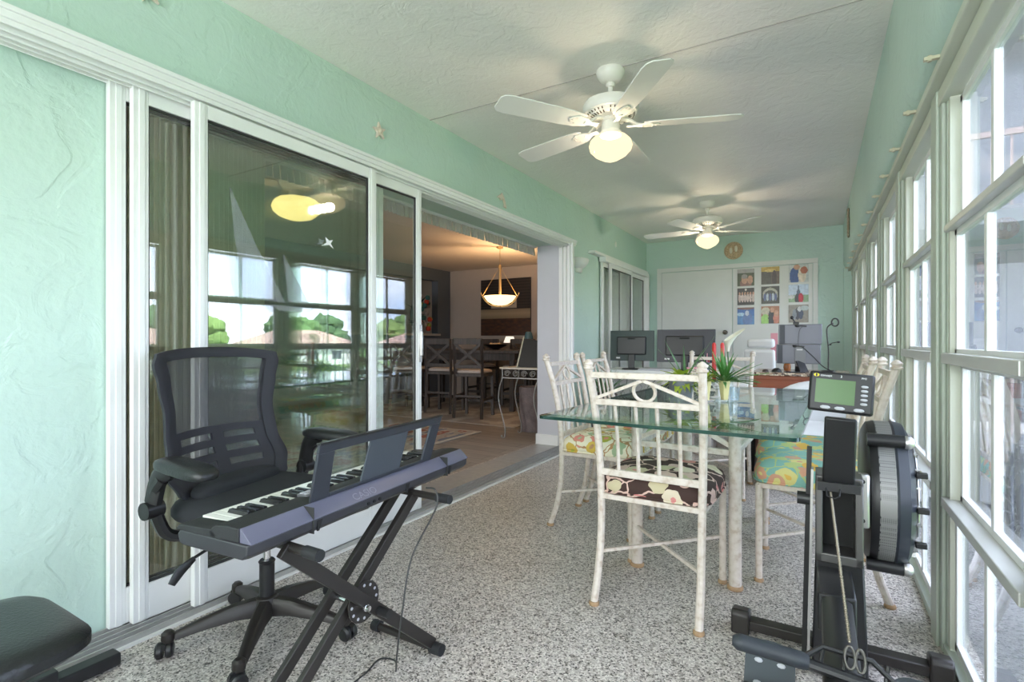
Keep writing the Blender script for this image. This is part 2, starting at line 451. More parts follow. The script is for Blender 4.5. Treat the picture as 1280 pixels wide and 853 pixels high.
def picture(name, w, h, nx, ny, fn, mat, f3, parent=None, thick=.008, side=(.8, .8, .8)):
    """flat print: colour grid on the front, real thickness. f3(u, v, d) -> 3-D, u,v centred, d depth behind"""
    vs, fs, cols = [], [], []
    for j in range(ny + 1):
        for i in range(nx + 1): vs.append(f3((i / nx - .5) * w, (j / ny - .5) * h, 0))
    for j in range(ny):
        for i in range(nx):
            a = j * (nx + 1) + i; fs.append((a, a + 1, a + nx + 2, a + nx + 1)); cols.append(fn((i + .5) / nx, (j + .5) / ny))
    b = len(vs)
    q = [(-w / 2, -h / 2), (w / 2, -h / 2), (w / 2, h / 2), (-w / 2, h / 2)]
    vs += [f3(u, v, 0) for u, v in q] + [f3(u, v, thick) for u, v in q]
    for e in ((0, 4, 5, 1), (1, 5, 6, 2), (2, 6, 7, 3), (3, 7, 4, 0), (4, 7, 6, 5)): fs.append(tuple(b + x for x in e)); cols.append(side)
    me = bpy.data.meshes.new(name); me.from_pydata([tuple(v) for v in vs], [], fs)
    ca = me.color_attributes.new('Col', 'FLOAT_COLOR', 'CORNER'); k = 0
    buf = []
    for p, c in zip(me.polygons, cols):
        buf += [c[0], c[1], c[2], 1] * len(p.vertices)
    ca.data.foreach_set('color', buf)
    me.materials.append(mat); me.update()
    o = bpy.data.objects.new(name, me); C.objects.link(o)
    if parent: o.parent = parent
    return o

# ================================================================== THE SETTING
XL, XR, YB, YF, ZC = -2.215, .365, -2.2, 7.73, 2.53    # lanai: left wall, window plane, rear, far wall, ceiling
XI = -2.475                                             # inner face of the left wall
b = MB(); b.box((XL - .3, YB, -.12), (XR + .10, YF + .2, 0)); struct(b.build('floor', M_floor, smooth=False))
b = MB(); b.box((XL - .26, YB - .2, ZC), (XR + .3, YF + .2, ZC + .12)); struct(b.build('ceiling', M_ceil, smooth=False))
b = MB()
D1a, D1b, D2a, D2b, ZD = .86, 4.70, 5.50, 7.50, 2.03
b.box((XI, YB, 0), (XL, D1a, ZC)); b.box((XI, D1a, ZD), (XL, D1b, ZC)); b.box((XI, D1b, 0), (XL, D2a + .32, ZC))
b.box((XI, D2a + .32, ZD), (XL, D2b, ZC)); b.box((XI, D2b, 0), (XL, YF, ZC))
struct(b.build('wall_left', M_wall, smooth=False))
b = MB(); b.box((XI, YF, 0), (XR + .25, YF + .15, ZC)); struct(b.build('wall_back', M_wall, smooth=False))
b = MB(); b.box((XI, YB - .15, 0), (XR + .25, YB, ZC)); struct(b.build('wall_rear', M_wall, smooth=False))
# right header beam with a rounded lower edge, and the short pier at the far corner
b = MB()
zb = 1.955; poly = [(XR + .12, ZC), (.284, ZC), (.284, zb + .10)] + [(.284 + .06 * (1 - math.cos(a)), zb + .10 - .10 * math.sin(a)) for a in [PI / 2 * i / 6 for i in range(1, 7)]] + [(XR + .12, zb)]
b.prism(poly, YB, YF, lambda u, v, d: (u, d, v))
b.box((XR + .01, 7.33, 0), (XR + .10, 7.63, zb + .02)); b.box((.284, 7.62, 0), (XR + .25, YF, zb + .02))
struct(b.build('wall_right', M_wall))
b = MB()
b.box((XL, 2.672, ZC - .004), (.284, 2.678, ZC)); struct(b.build('trim_1', pm('seam_shadow_grey', (.45, .42, .40), .8), smooth=False))  # ceiling seam strip, its shadow line put into the grey colour

# ---- main sliding door
d1 = sroot('door_1', (0, 0, 0))
b = MB()
b.box((-2.215, -1.2, 2.025), (-2.075, 4.77, 2.045)); b.box((-2.080, -1.2, 2.022), (-2.070, 4.77, 2.06)); b.box((-2.112, -1.2, 1.995), (-2.106, 4.77, 2.026)); b.box((-2.084, -1.2, 2.005), (-2.078, 4.77, 2.026))
b.box((-2.205, -1.2, 2.045), (-2.062, 4.77, 2.062))
for x in (-2.127, -2.159, -2.192): b.box((x - .003, -1.2, 1.985), (x + .003, 4.77, 2.026))
b.build('head_track', W, d1, bevel=.003, smooth=False)
b = MB(); b.box((-2.225, -1.2, 0), (-2.06, 4.77, .012))
for x in (-2.065, -2.10, -2.132, -2.165, -2.20): b.box((x - .003, -1.2, .012), (x + .003, 4.77, .026))
b.build('floor_track', Wg, d1, smooth=False)
b = MB(); b.box((-2.475, D1a, 0), (-2.225, D1b, .006)); b.build('threshold', Wg, d1, smooth=False)
b = MB(); b.box((-2.215, 4.66, .0), (-2.065, 4.70, 2.03)); b.box((-2.215, 4.70, .0), (-2.20, 4.765, 2.03))
for x in (-2.09, -2.13, -2.17): b.box((x - .004, 4.635, .0), (x + .004, 4.66, 2.0))
b.build('jamb', W, d1, bevel=.003, smooth=False)
b = MB(); b.box((-2.06, -1.2, 0), (-2.045, 4.77, .008)); b.build('sill_strip', Wp, d1, smooth=False)
def slider(x, y0, y1, parent, glass, z0=.026, z1=1.995, sw=.052, t=.028, hand=None, rail=.13):
    b = MB()
    b.box((x - t / 2, y0, z0), (x + t / 2, y0 + sw, z1)); b.box((x - t / 2, y1 - sw, z0), (x + t / 2, y1, z1))
    b.box((x - t / 2, y0 + sw, z0), (x + t / 2, y1 - sw, z0 + rail)); b.box((x - t / 2, y0 + sw, z1 - .055), (x + t / 2, y1 - sw, z1))
    b.box((x + t / 2, y0 + sw * .35, z0), (x + t / 2 + .004, y0 + sw * .75, z1)); b.box((x + t / 2, y1 - sw * .75, z0), (x + t / 2 + .004, y1 - sw * .35, z1))
    p = b.build('door_panel', W, parent, bevel=.002, smooth=False)
    g = MB(); g.box((x - .003, y0 + sw - .005, z0 + rail - .005), (x + .003, y1 - sw + .005, z1 - .05)); g.build('glass_pane', glass, p, smooth=False)
    k = MB()
    for (a, c) in (((y0 + sw, z0 + rail), (y1 - sw, z0 + rail + .008)), ((y0 + sw, z0 + rail), (y0 + sw + .006, z1 - .055)), ((y1 - sw - .006, z0 + rail), (y1 - sw, z1 - .055)), ((y0 + sw, z1 - .063), (y1 - sw, z1 - .055))):
        k.box((x - .006, a[0], a[1]), (x + .006, c[0], c[1]))
    k.build('gasket', DKh, p, smooth=False)
    if hand:
        h = MB(); hx = x + t / 2 + .004
        h.box((hx, hand - .014, .93), (hx + .008, hand + .014, 1.16)); h.box((hx + .008, hand - .008, .97), (hx + .022, hand + .006, 1.12))
        h.build('handle', SV, p, bevel=.002)
    return p
slider(-2.192, .855, 2.165, d1, G_door)
slider(-2.159, .915, 2.175, d1, G_door)
slider(-2.127, 1.115, 2.47, d1, G_door, sw=.045, hand=2.45)
slider(-2.092, 1.095, 2.055, d1, G_door)

# ---- far sliding door
d2 = sroot('door_2', (0, 0, 0))
b = MB(); b.box((-2.215, 5.42, 2.045), (-2.13, 7.52, 2.075)); b.box((-2.20, 5.72, 1.99), (-2.115, 7.52, 2.045)); b.build('head_track', W, d2, bevel=.003, smooth=False)
b = MB(); b.box((-2.225, 5.22, 0), (-2.11, 7.52, .02)); b.build('floor_track', Wg, d2, smooth=False)
b = MB(); b.box((-2.215, 7.50, 0), (-2.115, 7.53, 2.02)); b.build('jamb', W, d2, smooth=False)
slider(-2.185, 5.76, 6.45, d2, G_door2, sw=.045)
slider(-2.145, 5.93, 6.78, d2, G_door2, sw=.045)
slider(-2.185, 6.75, 7.50, d2, G_door2, sw=.05)

# ---- double closet door in the far wall
d3 = sroot('door_3', (0, 0, 0))
yw = YF - .001
b = MB(); b.box((-2.05, yw - .025, 0), (-1.985, yw, 2.069)); b.box((-.045, yw - .025, 0), (.01, yw, 2.069)); b.box((-2.05, yw - .025, 2.07), (.01, yw, 2.13)); b.build('door_frame', Wd, d3, smooth=False)
for x0, x1, kx in ((-1.98, -1.012, -1.10), (-1.004, -.05, None)):
    b = MB(); b.box((x0, yw - .018, .02), (x1, yw, 2.062)); lf = b.build('door_leaf', Wd, d3, bevel=.002)
    for z in (.3, 1.75):
        h = MB(); hx = x0 if kx else x1; h.box((hx - .012, yw - .026, z), (hx + .012, yw - .018, z + .09)); h.cyl((hx, yw - .03, z), (hx, yw - .03, z + .09), .006, 8); h.build('hinge', Wd, lf)
    if kx:
        k = MB(); k.lathe([(.028, 0), (.028, -.006), (.012, -.01), (.012, -.03), (.03, -.04), (.032, -.055), (.022, -.066), (.001, -.07)], 20, (kx, yw - .018, 1.18), 'y'); k.build('knob', pm('bronze_knob', (.10, .085, .07), .35, .7), lf)
# baseboards of the interior return
b = MB(); b.box((-2.49, 4.685, 0), (-2.235, 4.70, .11)); b.box((-2.49, 4.685, .0), (-2.475, 5.0, .11)); struct(b.build('baseboard_left', Wp, bevel=.004))
b = MB(); b.box((XI + .001, 4.696, 0), (-2.217, 4.70, 2.03)); struct(b.build('trim_2', GREYW, smooth=False))

# ---- window wall on the right: posts, and one window per bay
posts = [2.34 + .98 * k for k in range(-4, 6)]
b = MB()
for p in posts:
    b.box((XR + .012, p - .10, 0), (XR + .058, p + .10, zb)); b.box((XR, p - .085, 0), (XR + .012, p + .085, zb)); b.box((XR - .010, p - .05, 0), (XR, p + .05, zb))
b.box((XR + .004, YB, 0), (XR + .056, 7.62, .035)); 
struct(b.build('trim_3', pm('sage_green_post', (.48, .53, .46), .5, mottle=.06), bevel=.004, smooth=False))
b = MB(); b.box((XR - .035, YB, 1.925), (XR + .06, 7.62, 1.958)); b.box((XR - .005, YB, 1.87), (XR + .06, 7.62, 1.925))
struct(b.build('trim_4', Wo, bevel=.004, smooth=False))
ZR = (.035, .52, 1.0, 1.435, 1.87)
for k in range(-3, 6):
    y0, y1 = posts[k + 3] + .10 if k + 3 < len(posts) else None, (posts[k + 4] - .10 if k + 4 < len(posts) else 7.62)
    if y1 - y0 < .4: continue
    w = sroot('window_%d' % (k + 4), (0, 0, 0))
    x0, x1 = XR + .012, XR + .055
    b = MB()
    for y in (y0, y1 - .03): b.box((XR + .014, y, .035), (XR + .050, y + .03, 1.87))
    b.build('window_frame', Wo, w, smooth=False)
    ym = (y0 + y1) / 2
    for r in range(4):
        za, zz = ZR[r], ZR[r + 1]
        xs = XR + (.026 if r in (0, 2) else .040)
        b = MB()
        b.box((xs, y0 + .03, za + .005), (xs + .02, y0 + .058, zz - .005)); b.box((xs, y1 - .058, za + .005), (xs + .02, y1 - .03, zz - .005))
        b.box((xs, y0 + .03, za + .005), (xs + .02, y1 - .03, za + .035)); b.box((xs, y0 + .03, zz - .03), (xs + .02, y1 - .03, zz - .005))
        b.box((xs, ym - .013, za + .03), (xs + .02, ym + .013, zz - .03))
        s_ = b.build('sash', W, w, bevel=.002, smooth=False)
        g = MB(); g.box((xs + .008, y0 + .05, za + .03), (xs + .010, y1 - .05, zz - .025)); g.build('vinyl_pane', G_vinyl, s_, smooth=False)
    b = MB(); b.box((XR - .005, y0, .505), (XR + .06, y1, .535)); b.box((XR - .005, y0, .985), (XR + .06, y1, 1.02)); b.box((XR + .002, y0, 1.425), (XR + .06, y1, 1.447))
    b.build('transom_rail', pm('satin_aluminium_rail', (.60, .60, .58), .35, .3), w, bevel=.003, smooth=False)
# small clips along the header
clip = None
for i in range(14):
    y = 1.62 + i * .45
    if clip is None:
        b = MB(); b.box((XR - .075, -.008, 0), (XR - .034, .008, .010)); b.cyl((XR - .06, 0, -.004), (XR - .06, 0, .014), .007, 8)
        clip = b.build('screen_clip', pm('tan_clip', (.55, .52, .38), .5)); clip.location = (0, y, 1.945)
        tag(clip, 'small tan clip screwed to the window header beam', 'clip', 'clips along the window header')
    else:
        c = clip.copy(); C.objects.link(c); c.location = (0, y, 1.945)

# ================================================================== INTERIOR ROOM BEYOND THE SLIDER
b = MB(); b.box((-8.3, YB, -.1), (XI + .001, 8.3, -.002)); struct(b.build('floor_interior', M_plank, smooth=False))
b = MB(); b.box((-8.3, YB, 2.42), (XI, 8.3, 2.50)); struct(b.build('ceiling_interior', pm('beige_ceiling_paint', (.58, .53, .48), .7), smooth=False))
b = MB(); b.box((-6.3, 8.1, 0), (XI, 8.25, 2.42)); struct(b.build('wall_dining', BEIGE, smooth=False))
b = MB(); b.box((-6.35, YB, 0), (-6.2, 5.0, 2.42)); b.box((-6.35, 5.0, 2.2), (-6.2, 7.72, 2.42)); b.box((-6.35, 5.0, 0), (-6.2, 7.72, 1.16)); b.box((-6.35, 7.72, 0), (-6.2, 8.1, 2.42)); struct(b.build('wall_passthrough', BLUEG, smooth=False))
b = MB(); b.box((-8.0, 4.5, 0), (-7.9, 8.3, 2.42)); b.box((-8.0, 8.1, 0), (-6.35, 8.25, 2.42)); b.box((-8.0, 4.4, 0), (-6.35, 4.5, 2.42)); struct(b.build('wall_kitchen', pm('warm_tan_paint', (.50, .42, .34), .7), smooth=False))
b = MB(); b.box((-8.3, YB - .15, 0), (XI, YB, 2.42)); struct(b.build('wall_living', BEIGE, smooth=False))
b = MB(); b.box((-2.477, D1b + .3, 0), (-2.476, 8.1, 2.42)); struct(b.build('wall_inner', BEIGE, smooth=False))
b = MB(); b.box((-6.42, 5.01, 1.1605), (-6.12, 7.71, 1.195)); tag(b.build('counter_ledge', pm('pale_stone', (.5, .45, .4), .4), bevel=.006), 'pale stone ledge along the kitchen pass-through opening', 'counter')

# vertical blinds stacked behind the closed panels, and the valance above
def blind(name, x, y0, n, step, label, mat, z0=.06, z1=1.98, wd=.075, tilt=60):
    t = thing(name, label, 'blind', (x, y0, 0))
    b = MB()
    for i in range(n):
        y = i * step; a = R(tilt + random.uniform(-7, 7)); dx, dy = math.sin(a) * wd / 2, math.cos(a) * wd / 2
        zz = z0 + random.uniform(0, .012)
        b.prism([(-dx, y - dy), (0, y + .006), (dx, y + dy), (dx + .001, y + dy - .002), (0, y + .004), (-dx + .001, y - dy - .002)], zz, z1, lambda u, v, d: (u, v, d))
    b.build('blind_vanes', mat, t, smooth=False)
    h = MB(); h.box((-.03, -.05, z1), (.03, n * step + .02, z1 + .04)); h.build('headrail', Wp, t, bevel=.003)
    return t
blind('vertical_blind', -2.36, .90, 30, .0225, 'stacked taupe vertical blind bunched behind the left glass door panels', VANE, wd=.06, tilt=72)
blind('vertical_blind', -2.40, 5.80, 22, .078, 'pale grey vertical blind hanging closed behind the far sliding door', VANEG, tilt=18, wd=.089)
b = MB()
for i in range(84):
    y = 1.15 + i * .0425
    q = Matrix.Rotation(R(10 + random.uniform(-6, 6)), 3, 'X')
    b.cbox((-2.455 + random.uniform(-.004, .004), y, 2.0), (.004, .036, .085), q)
t = thing('blind_valance', 'long valance of short slanted taupe vanes above the slider opening', 'valance', (0, 0, 0))
t.location = (-.05, 0, -.02)
b.build('valance_vanes', pm('taupe_valance', (.50, .45, .40), .7, mottle=.25, mscale=25), t, smooth=False)
b = MB(); b.box((-2.475, 1.1, 2.035), (-2.43, 4.70, 2.068)); b.build('headrail', Wp, t, bevel=.004)

# ================================================================== DINING CHAIR
def make_chair(label, fab, loc, rz):
    t = thing('dining_chair', label, 'chair', loc, rz, 'white iron dining chairs around the glass table')
    hw = .205
    for sx in (-1, 1):
        pts = smooth_pts([(sx * .202, -.265, .012), (sx * .200, -.225, .13), (sx * .198, -.200, .28), (sx * .200, -.195, .45), (sx * .205, -.205, .62), (sx * .212, -.238, .80), (sx * .218, -.285, .955)], 5)
        b = MB(); b.tube(pts, .0155, 10); p = b.build('back_post', M_iron, t)
        b = MB(); z = .955; c = (sx * .218, -.285, z)
        b.lathe([(.0165, -.008), (.0215, -.005), (.022, .001), (.0165, .004), (.0165, .009), (.0205, .012), (.0205, .017), (.012, .026), (.004, .031), (.001, .032)], 12, c); b.build('finial', M_iron, p)
        b = MB(); b.lathe([(.019, 0), (.021, .003), (.021, .010), (.017, .016)], 12, (sx * .202, -.2655, 0)); b.build('foot_cap', M_rust, p)
        b = MB(); b.tube([(sx * .205, .205, .012), (sx * .205, .205, .43)], .0145, 10); lg = b.build('leg', M_iron, t)
        b = MB(); b.lathe([(.018, 0), (.020, .003), (.020, .010), (.016, .016)], 12, (sx * .205, .205, 0)); b.build('foot_cap', M_rust, lg)
    b = MB()
    b.bar((-.217, -.277, .925), (.217, -.277, .925), .016, .024)
    b.build('top_rail', M_iron, t, bevel=.003)
    b = MB(); b.bar((-.211, -.243, .815), (.211, -.243, .815), .016, .024); b.build('middle_rail', M_iron, t, bevel=.003)
    b = MB(); b.bar((-.200, -.200, .525), (.200, -.200, .525), .016, .028); b.build('lower_rail', M_iron, t, bevel=.003)
    b = MB()
    for sx in (-1, 1): b.bar((sx * .205, -.246, .828), (sx * .004, -.272, .908), .012, .015, (0, 1, 0))
    b.build('pediment', M_iron, t)
    b = MB(); b.tube([(.042 * math.cos(a), -.258 - .042 * math.sin(a) * .3, .866 + .040 * math.sin(a)) for a in [2 * PI * i / 22 for i in range(22)]], .0068, 8, closed=True, up=(0, 1, 0)); b.build('ring_ornament', M_iron, t)
    for i in range(4):
        x = -.123 + i * .082
        b = MB(); b.tube([(x, -.200, .535), (x, -.212, .66), (x * 1.02, -.238, .806)], .0078, 4, up=(1, 1, 0)); b.build('spindle', M_iron, t)
    b = MB()
    for p0, p1 in (((-.205, .205), (.205, .205)), ((-.20, -.197), (.20, -.197)), ((-.203, -.197), (-.205, .205)), ((.203, -.197), (.205, .205))):
        b.bar((*p0, .425), (*p1, .425), .02, .022)
    b.build('seat_frame', M_iron, t, bevel=.003)
    b = MB(); b.bar((-.199, -.215, .20), (.205, .205, .205), .012, .012); b.bar((.199, -.215, .20), (-.205, .205, .192), .012, .012); b.build('stretcher', M_iron, t)
    b = MB(); b.pillow(.455, .440, .432, .535, 5.5); o = b.build('seat_cushion', fab, t); o.location = (0, .012, 0)
    b = MB(); q = [(.2275 * math.copysign(abs(math.cos(a)) ** .364, math.cos(a)), .220 * math.copysign(abs(math.sin(a)) ** .364, math.sin(a)), .444) for a in [2 * PI * i / 48 for i in range(48)]]
    b.tube(q, .005, 6, closed=True); b.build('piping', fab, o)
    return t
def chair_like(src, fab, loc, rz, label):
    c = dup(src, loc, rz, label)
    for ch in [x for x in bpy.data.objects if x.parent == c]:
        if ch.name.startswith('seat_cushion'):
            ch.data = ch.data.copy(); ch.data.materials[0] = fab
            for g in [x for x in bpy.data.objects if x.parent == ch]: g.data = g.data.copy(); g.data.materials[0] = fab
    return c
ch1 = make_chair('white iron dining chair with brown floral seat, nearest the camera with its back to it', F_brown, (-.565, 2.215, 0), R(-1))
chair_like(ch1, F_yellow, (-1.055, 2.87, 0), R(-90), 'white iron chair with cream and yellow floral seat beside the open slider')
chair_like(ch1, F_yellow, (-1.055, 3.39, 0), R(-88), 'white iron chair on the slider side, behind the cream floral chair')
chair_like(ch1, F_brown, (-.63, 3.93, 0), R(180), 'white iron chair with brown floral seat at the far end of the glass table')
chair_like(ch1, F_teal, (-.02, 2.725, 0), R(91), 'white iron chair with teal floral seat by the windows, nearer one behind the rower')
chair_like(ch1, F_teal, (-.055, 3.205, 0), R(90), 'white iron chair with teal floral seat by the windows, farther one by the armchair')

# ================================================================== DINING TABLE
t = thing('dining_table', 'glass topped dining table on white iron legs in the middle of the porch', 'table', (-.50, 2.86, 0), R(-2))
TW, TL, ZT = .97, 1.90, .752
b = MB()
def rrect(w, l, r=.03, n=4):
    out = []
    for cx, cy, a0 in ((w / 2 - r, l / 2 - r, 0), (-w / 2 + r, l / 2 - r, 90), (-w / 2 + r, -l / 2 + r, 180), (w / 2 - r, -l / 2 + r, 270)):
        for i in range(n + 1): a = R(a0 + 90 * i / n); out.append((cx + r * math.cos(a), cy + r * math.sin(a)))
    return out
lo = rrect(TW, TL); hi = rrect(TW - .05, TL - .05)
n_ = len(lo)
vs = [(x, y, ZT - .019) for x, y in lo] + [(x, y, ZT - .006) for x, y in lo] + [(x, y, ZT) for x, y in hi]
b.k = 0; b.add(vs, [tuple(range(n_))[::-1], tuple(2 * n_ + i for i in range(n_))] + [(n_ + i, n_ + (i + 1) % n_, 2 * n_ + (i + 1) % n_, 2 * n_ + i) for i in range(n_)])
b.k = 1; b.add(vs[:2 * n_], [(i, (i + 1) % n_, n_ + (i + 1) % n_, n_ + i) for i in range(n_)])
b.build('table_top', [G_table, G_edge], t, smooth=False)
lx, ly = .215, .47
for sx in (-1, 1):
    for sy in (-1, 1):
        b = MB(); b.tube([(sx * lx, sy * ly, .012), (sx * lx, sy * ly, ZT - .02)], .026, 14); lg = b.build('leg', M_iron, t)
        b = MB(); b.lathe([(.030, 0), (.033, .004), (.033, .012), (.028, .018)], 16, (sx * lx, sy * ly, 0)); b.build('foot_cap', M_rust, lg)
        b = MB(); b.lathe([(.03, 0), (.035, .004), (.02, .008)], 14, (sx * lx, sy * ly, ZT - .026)); b.build('glass_pad', M_iron, lg)
b = MB()
for sx in (-1, 1): b.bar((sx * lx, -ly, .58), (sx * lx, ly, .58), .022, .026)
for sy in (-1, 1): b.bar((-lx, sy * ly, .58), (lx, sy * ly, .58), .022, .026)
b.build('apron_frame', M_iron, t, bevel=.003)
b = MB()
for sx in (-1, 1):
    b.bar((sx * lx, -ly, .60), (sx * lx, 0, .72), .016, .02); b.bar((sx * lx, ly, .60), (sx * lx, 0, .72), .016, .02)
for sy in (-1, 1):
    b.bar((-lx, sy * ly, .60), (0, sy * ly, .71), .016, .02); b.bar((lx, sy * ly, .60), (0, sy * ly, .71), .016, .02)
b.build('brace', M_iron, t)

# ================================================================== TABLE DECORATIONS
zt = ZT + .0005
def leaf(b, p0, p1, w, droop=.0, n=7, fold=.25):
    p0, p1 = Vector(p0), Vector(p1); d = p1 - p0; side = d.cross(Vector((0, 0, 1)))
    if side.length < 1e-4: side = Vector((1, 0, 0))
    side.normalize(); up = side.cross(d).normalized()
    rings = []
    for i in range(n + 1):
        s = i / n; p = p0 + d * s + Vector((0, 0, -droop * s * s)); ww = w * (math.sin(PI * (s * .86 + .12))) ** .8 * (1 if s < .6 else (1.02 - s) / .42) + .0006
        rings.append([p - side * ww + up * ww * fold, p + Vector((0, 0, -.0015)), p + side * ww + up * ww * fold, p + Vector((0, 0, .0015))])
    b.rings(rings)
def spiky(parent, name, c, n, L, w, mat, up0=.25, up1=1.1, droop=.05, seed=1):
    rr = random.Random(seed); b = MB()
    for i in range(n):
        a = 2 * PI * i / n + rr.uniform(-.2, .2); e = rr.uniform(up0, up1); l = L * rr.uniform(.75, 1.1)
        leaf(b, c, Vector(c) + Vector((math.cos(a) * math.cos(e), math.sin(a) * math.cos(e), math.sin(e))) * l, w, droop * rr.uniform(.4, 1))
    return b.build(name, mat, parent)
def yellow_pot(loc, label):
    t = thing('potted_plant', label, 'plant', loc, 0, 'potted plants on the glass table')
    b = MB(); b.lathe([(.017, .010), (.023, .06), (.028, .105), (.026, .105), (.021, .08), (.001, .08)], 4); b.build('pot', YEL, t, smooth=False)
    g = MB(); g.lathe([(.045, 0), (.048, .006), (.046, .012), (.004, .012)], 20); g.build('glass_saucer', G_clear, t)
    return t
t = yellow_pot((-.405, 2.80, zt), 'spiky aloe in a tapered yellow pot on the right of the table')
spiky(t, 'leaves', (0, 0, .10), 46, .20, .0075, LEAF, .05, 1.35, .04, 3)
t = yellow_pot((-.485, 2.74, zt), 'small leafy plant in a yellow pot beside the red candles')
spiky(t, 'leaves', (0, 0, .105), 26, .10, .012, LEAF2, .1, 1.2, .05, 5)
t = thing('potted_plant', 'lime green trailing croton in a grey pot on the left of the centrepiece', 'plant', (-.64, 2.90, zt), 0, 'potted plants on the glass table')
b = MB(); b.lathe([(.055, 0), (.07, .09), (.075, .11), (.069, .11), (.06, .08), (.001, .08)], 20); b.build('pot', pm('pewter_grey_pot', (.26, .27, .30), .35, .4), t)
spiky(t, 'leaves', (0, 0, .10), 46, .12, .017, LEAF2, -.5, 1.0, .06, 8)
spiky(t, 'long_leaf', (.02, 0, .09), 5, .30, .006, LEAF3, .7, 1.2, .02, 12)
def candle(loc, label):
    t = thing('candle', label, 'candle', loc, 0, 'red taper candles on the table')
    b = MB(); b.lathe([(.0105, .0), (.0105, .195), (.006, .203), (.001, .205)], 12); b.build('wax', RED, t)
    b = MB(); b.tube([(0, 0, .203), (.001, 0, .216)], .0012, 6); b.build('wick', BK, t)
cz = zt + .094
candle((-.475, 2.93, cz), 'left of the two red taper candles standing on the glass table')
candle((-.437, 2.95, cz), 'right of the two red taper candles standing on the glass table')
t = thing('candle_holder', 'white scrolled candle holder under the two red candles', 'candle holder', (-.456, 2.94, zt))
b = MB(); b.lathe([(.05, 0), (.052, .006), (.012, .014), (.009, .05), (.014, .055), (.009, .06), (.009, .07)], 20); b.build('stem_base', Wp, t)
for sx in (-1, 1):
    b = MB(); b.tube(smooth_pts([(0, 0, .06), (sx * .012, 0, .05), (sx * .022, sx * .008, .062), (sx * .020, sx * .010, .078)], 5), .005, 8); b.lathe([(.006, .074), (.015, .079), (.016, .094), (.012, .094), (.011, .084), (.001, .084)], 14, (sx * .0195, sx * .010, 0)); b.build('candle_cup', Wp, t)
t = thing('calla_lily', 'white calla lily in a clear glass vase behind the aloe', 'flower', (-.42, 3.02, zt))
b = MB(); b.lathe([(.03, 0), (.034, .01), (.028, .10), (.036, .16), (.033, .16), (.026, .10), (.030, .015), (.001, .012)], 18); b.build('vase', G_clear, t)
b = MB(); b.tube(smooth_pts([(0, 0, .02), (.005, 0, .15), (0, 0, .26)], 5), .004, 8); b.build('flower_stem', LEAF3, t)
b = MB()
rings = []
for i in range(9):
    s = i / 8; r_ = .008 + .045 * s ** 1.6
    rings.append([Vector((r_ * math.cos(a) * (1.0) + .035 * s * s, r_ * math.sin(a) * .8, .25 + .09 * s + .035 * s * math.cos(a - .4))) for a in [2 * PI * j / 16 for j in range(16)]])
rings += [[p + Vector((0, 0, .002)) for p in r] for r in rings[::-1]]
b.rings(rings, cap=False); b.build('flower_bloom', pm('cream_petal', (.78, .76, .64), .5), t)
b = MB(); b.tube([(.004, 0, .25), (.02, 0, .32)], [.004, .003], 8); b.build('spadix', YEL, t)
t = thing('water_glass', 'clear blue-tinted tumbler beside the aloe pot', 'glass', (-.365, 2.86, zt))
b = MB(); b.lathe([(.022, 0), (.026, .07), (.0245, .07), (.020, .006), (.001, .006)], 20); b.build('tumbler', glassy('blue_tint_glass', (.88, .93, .97), .08), t)
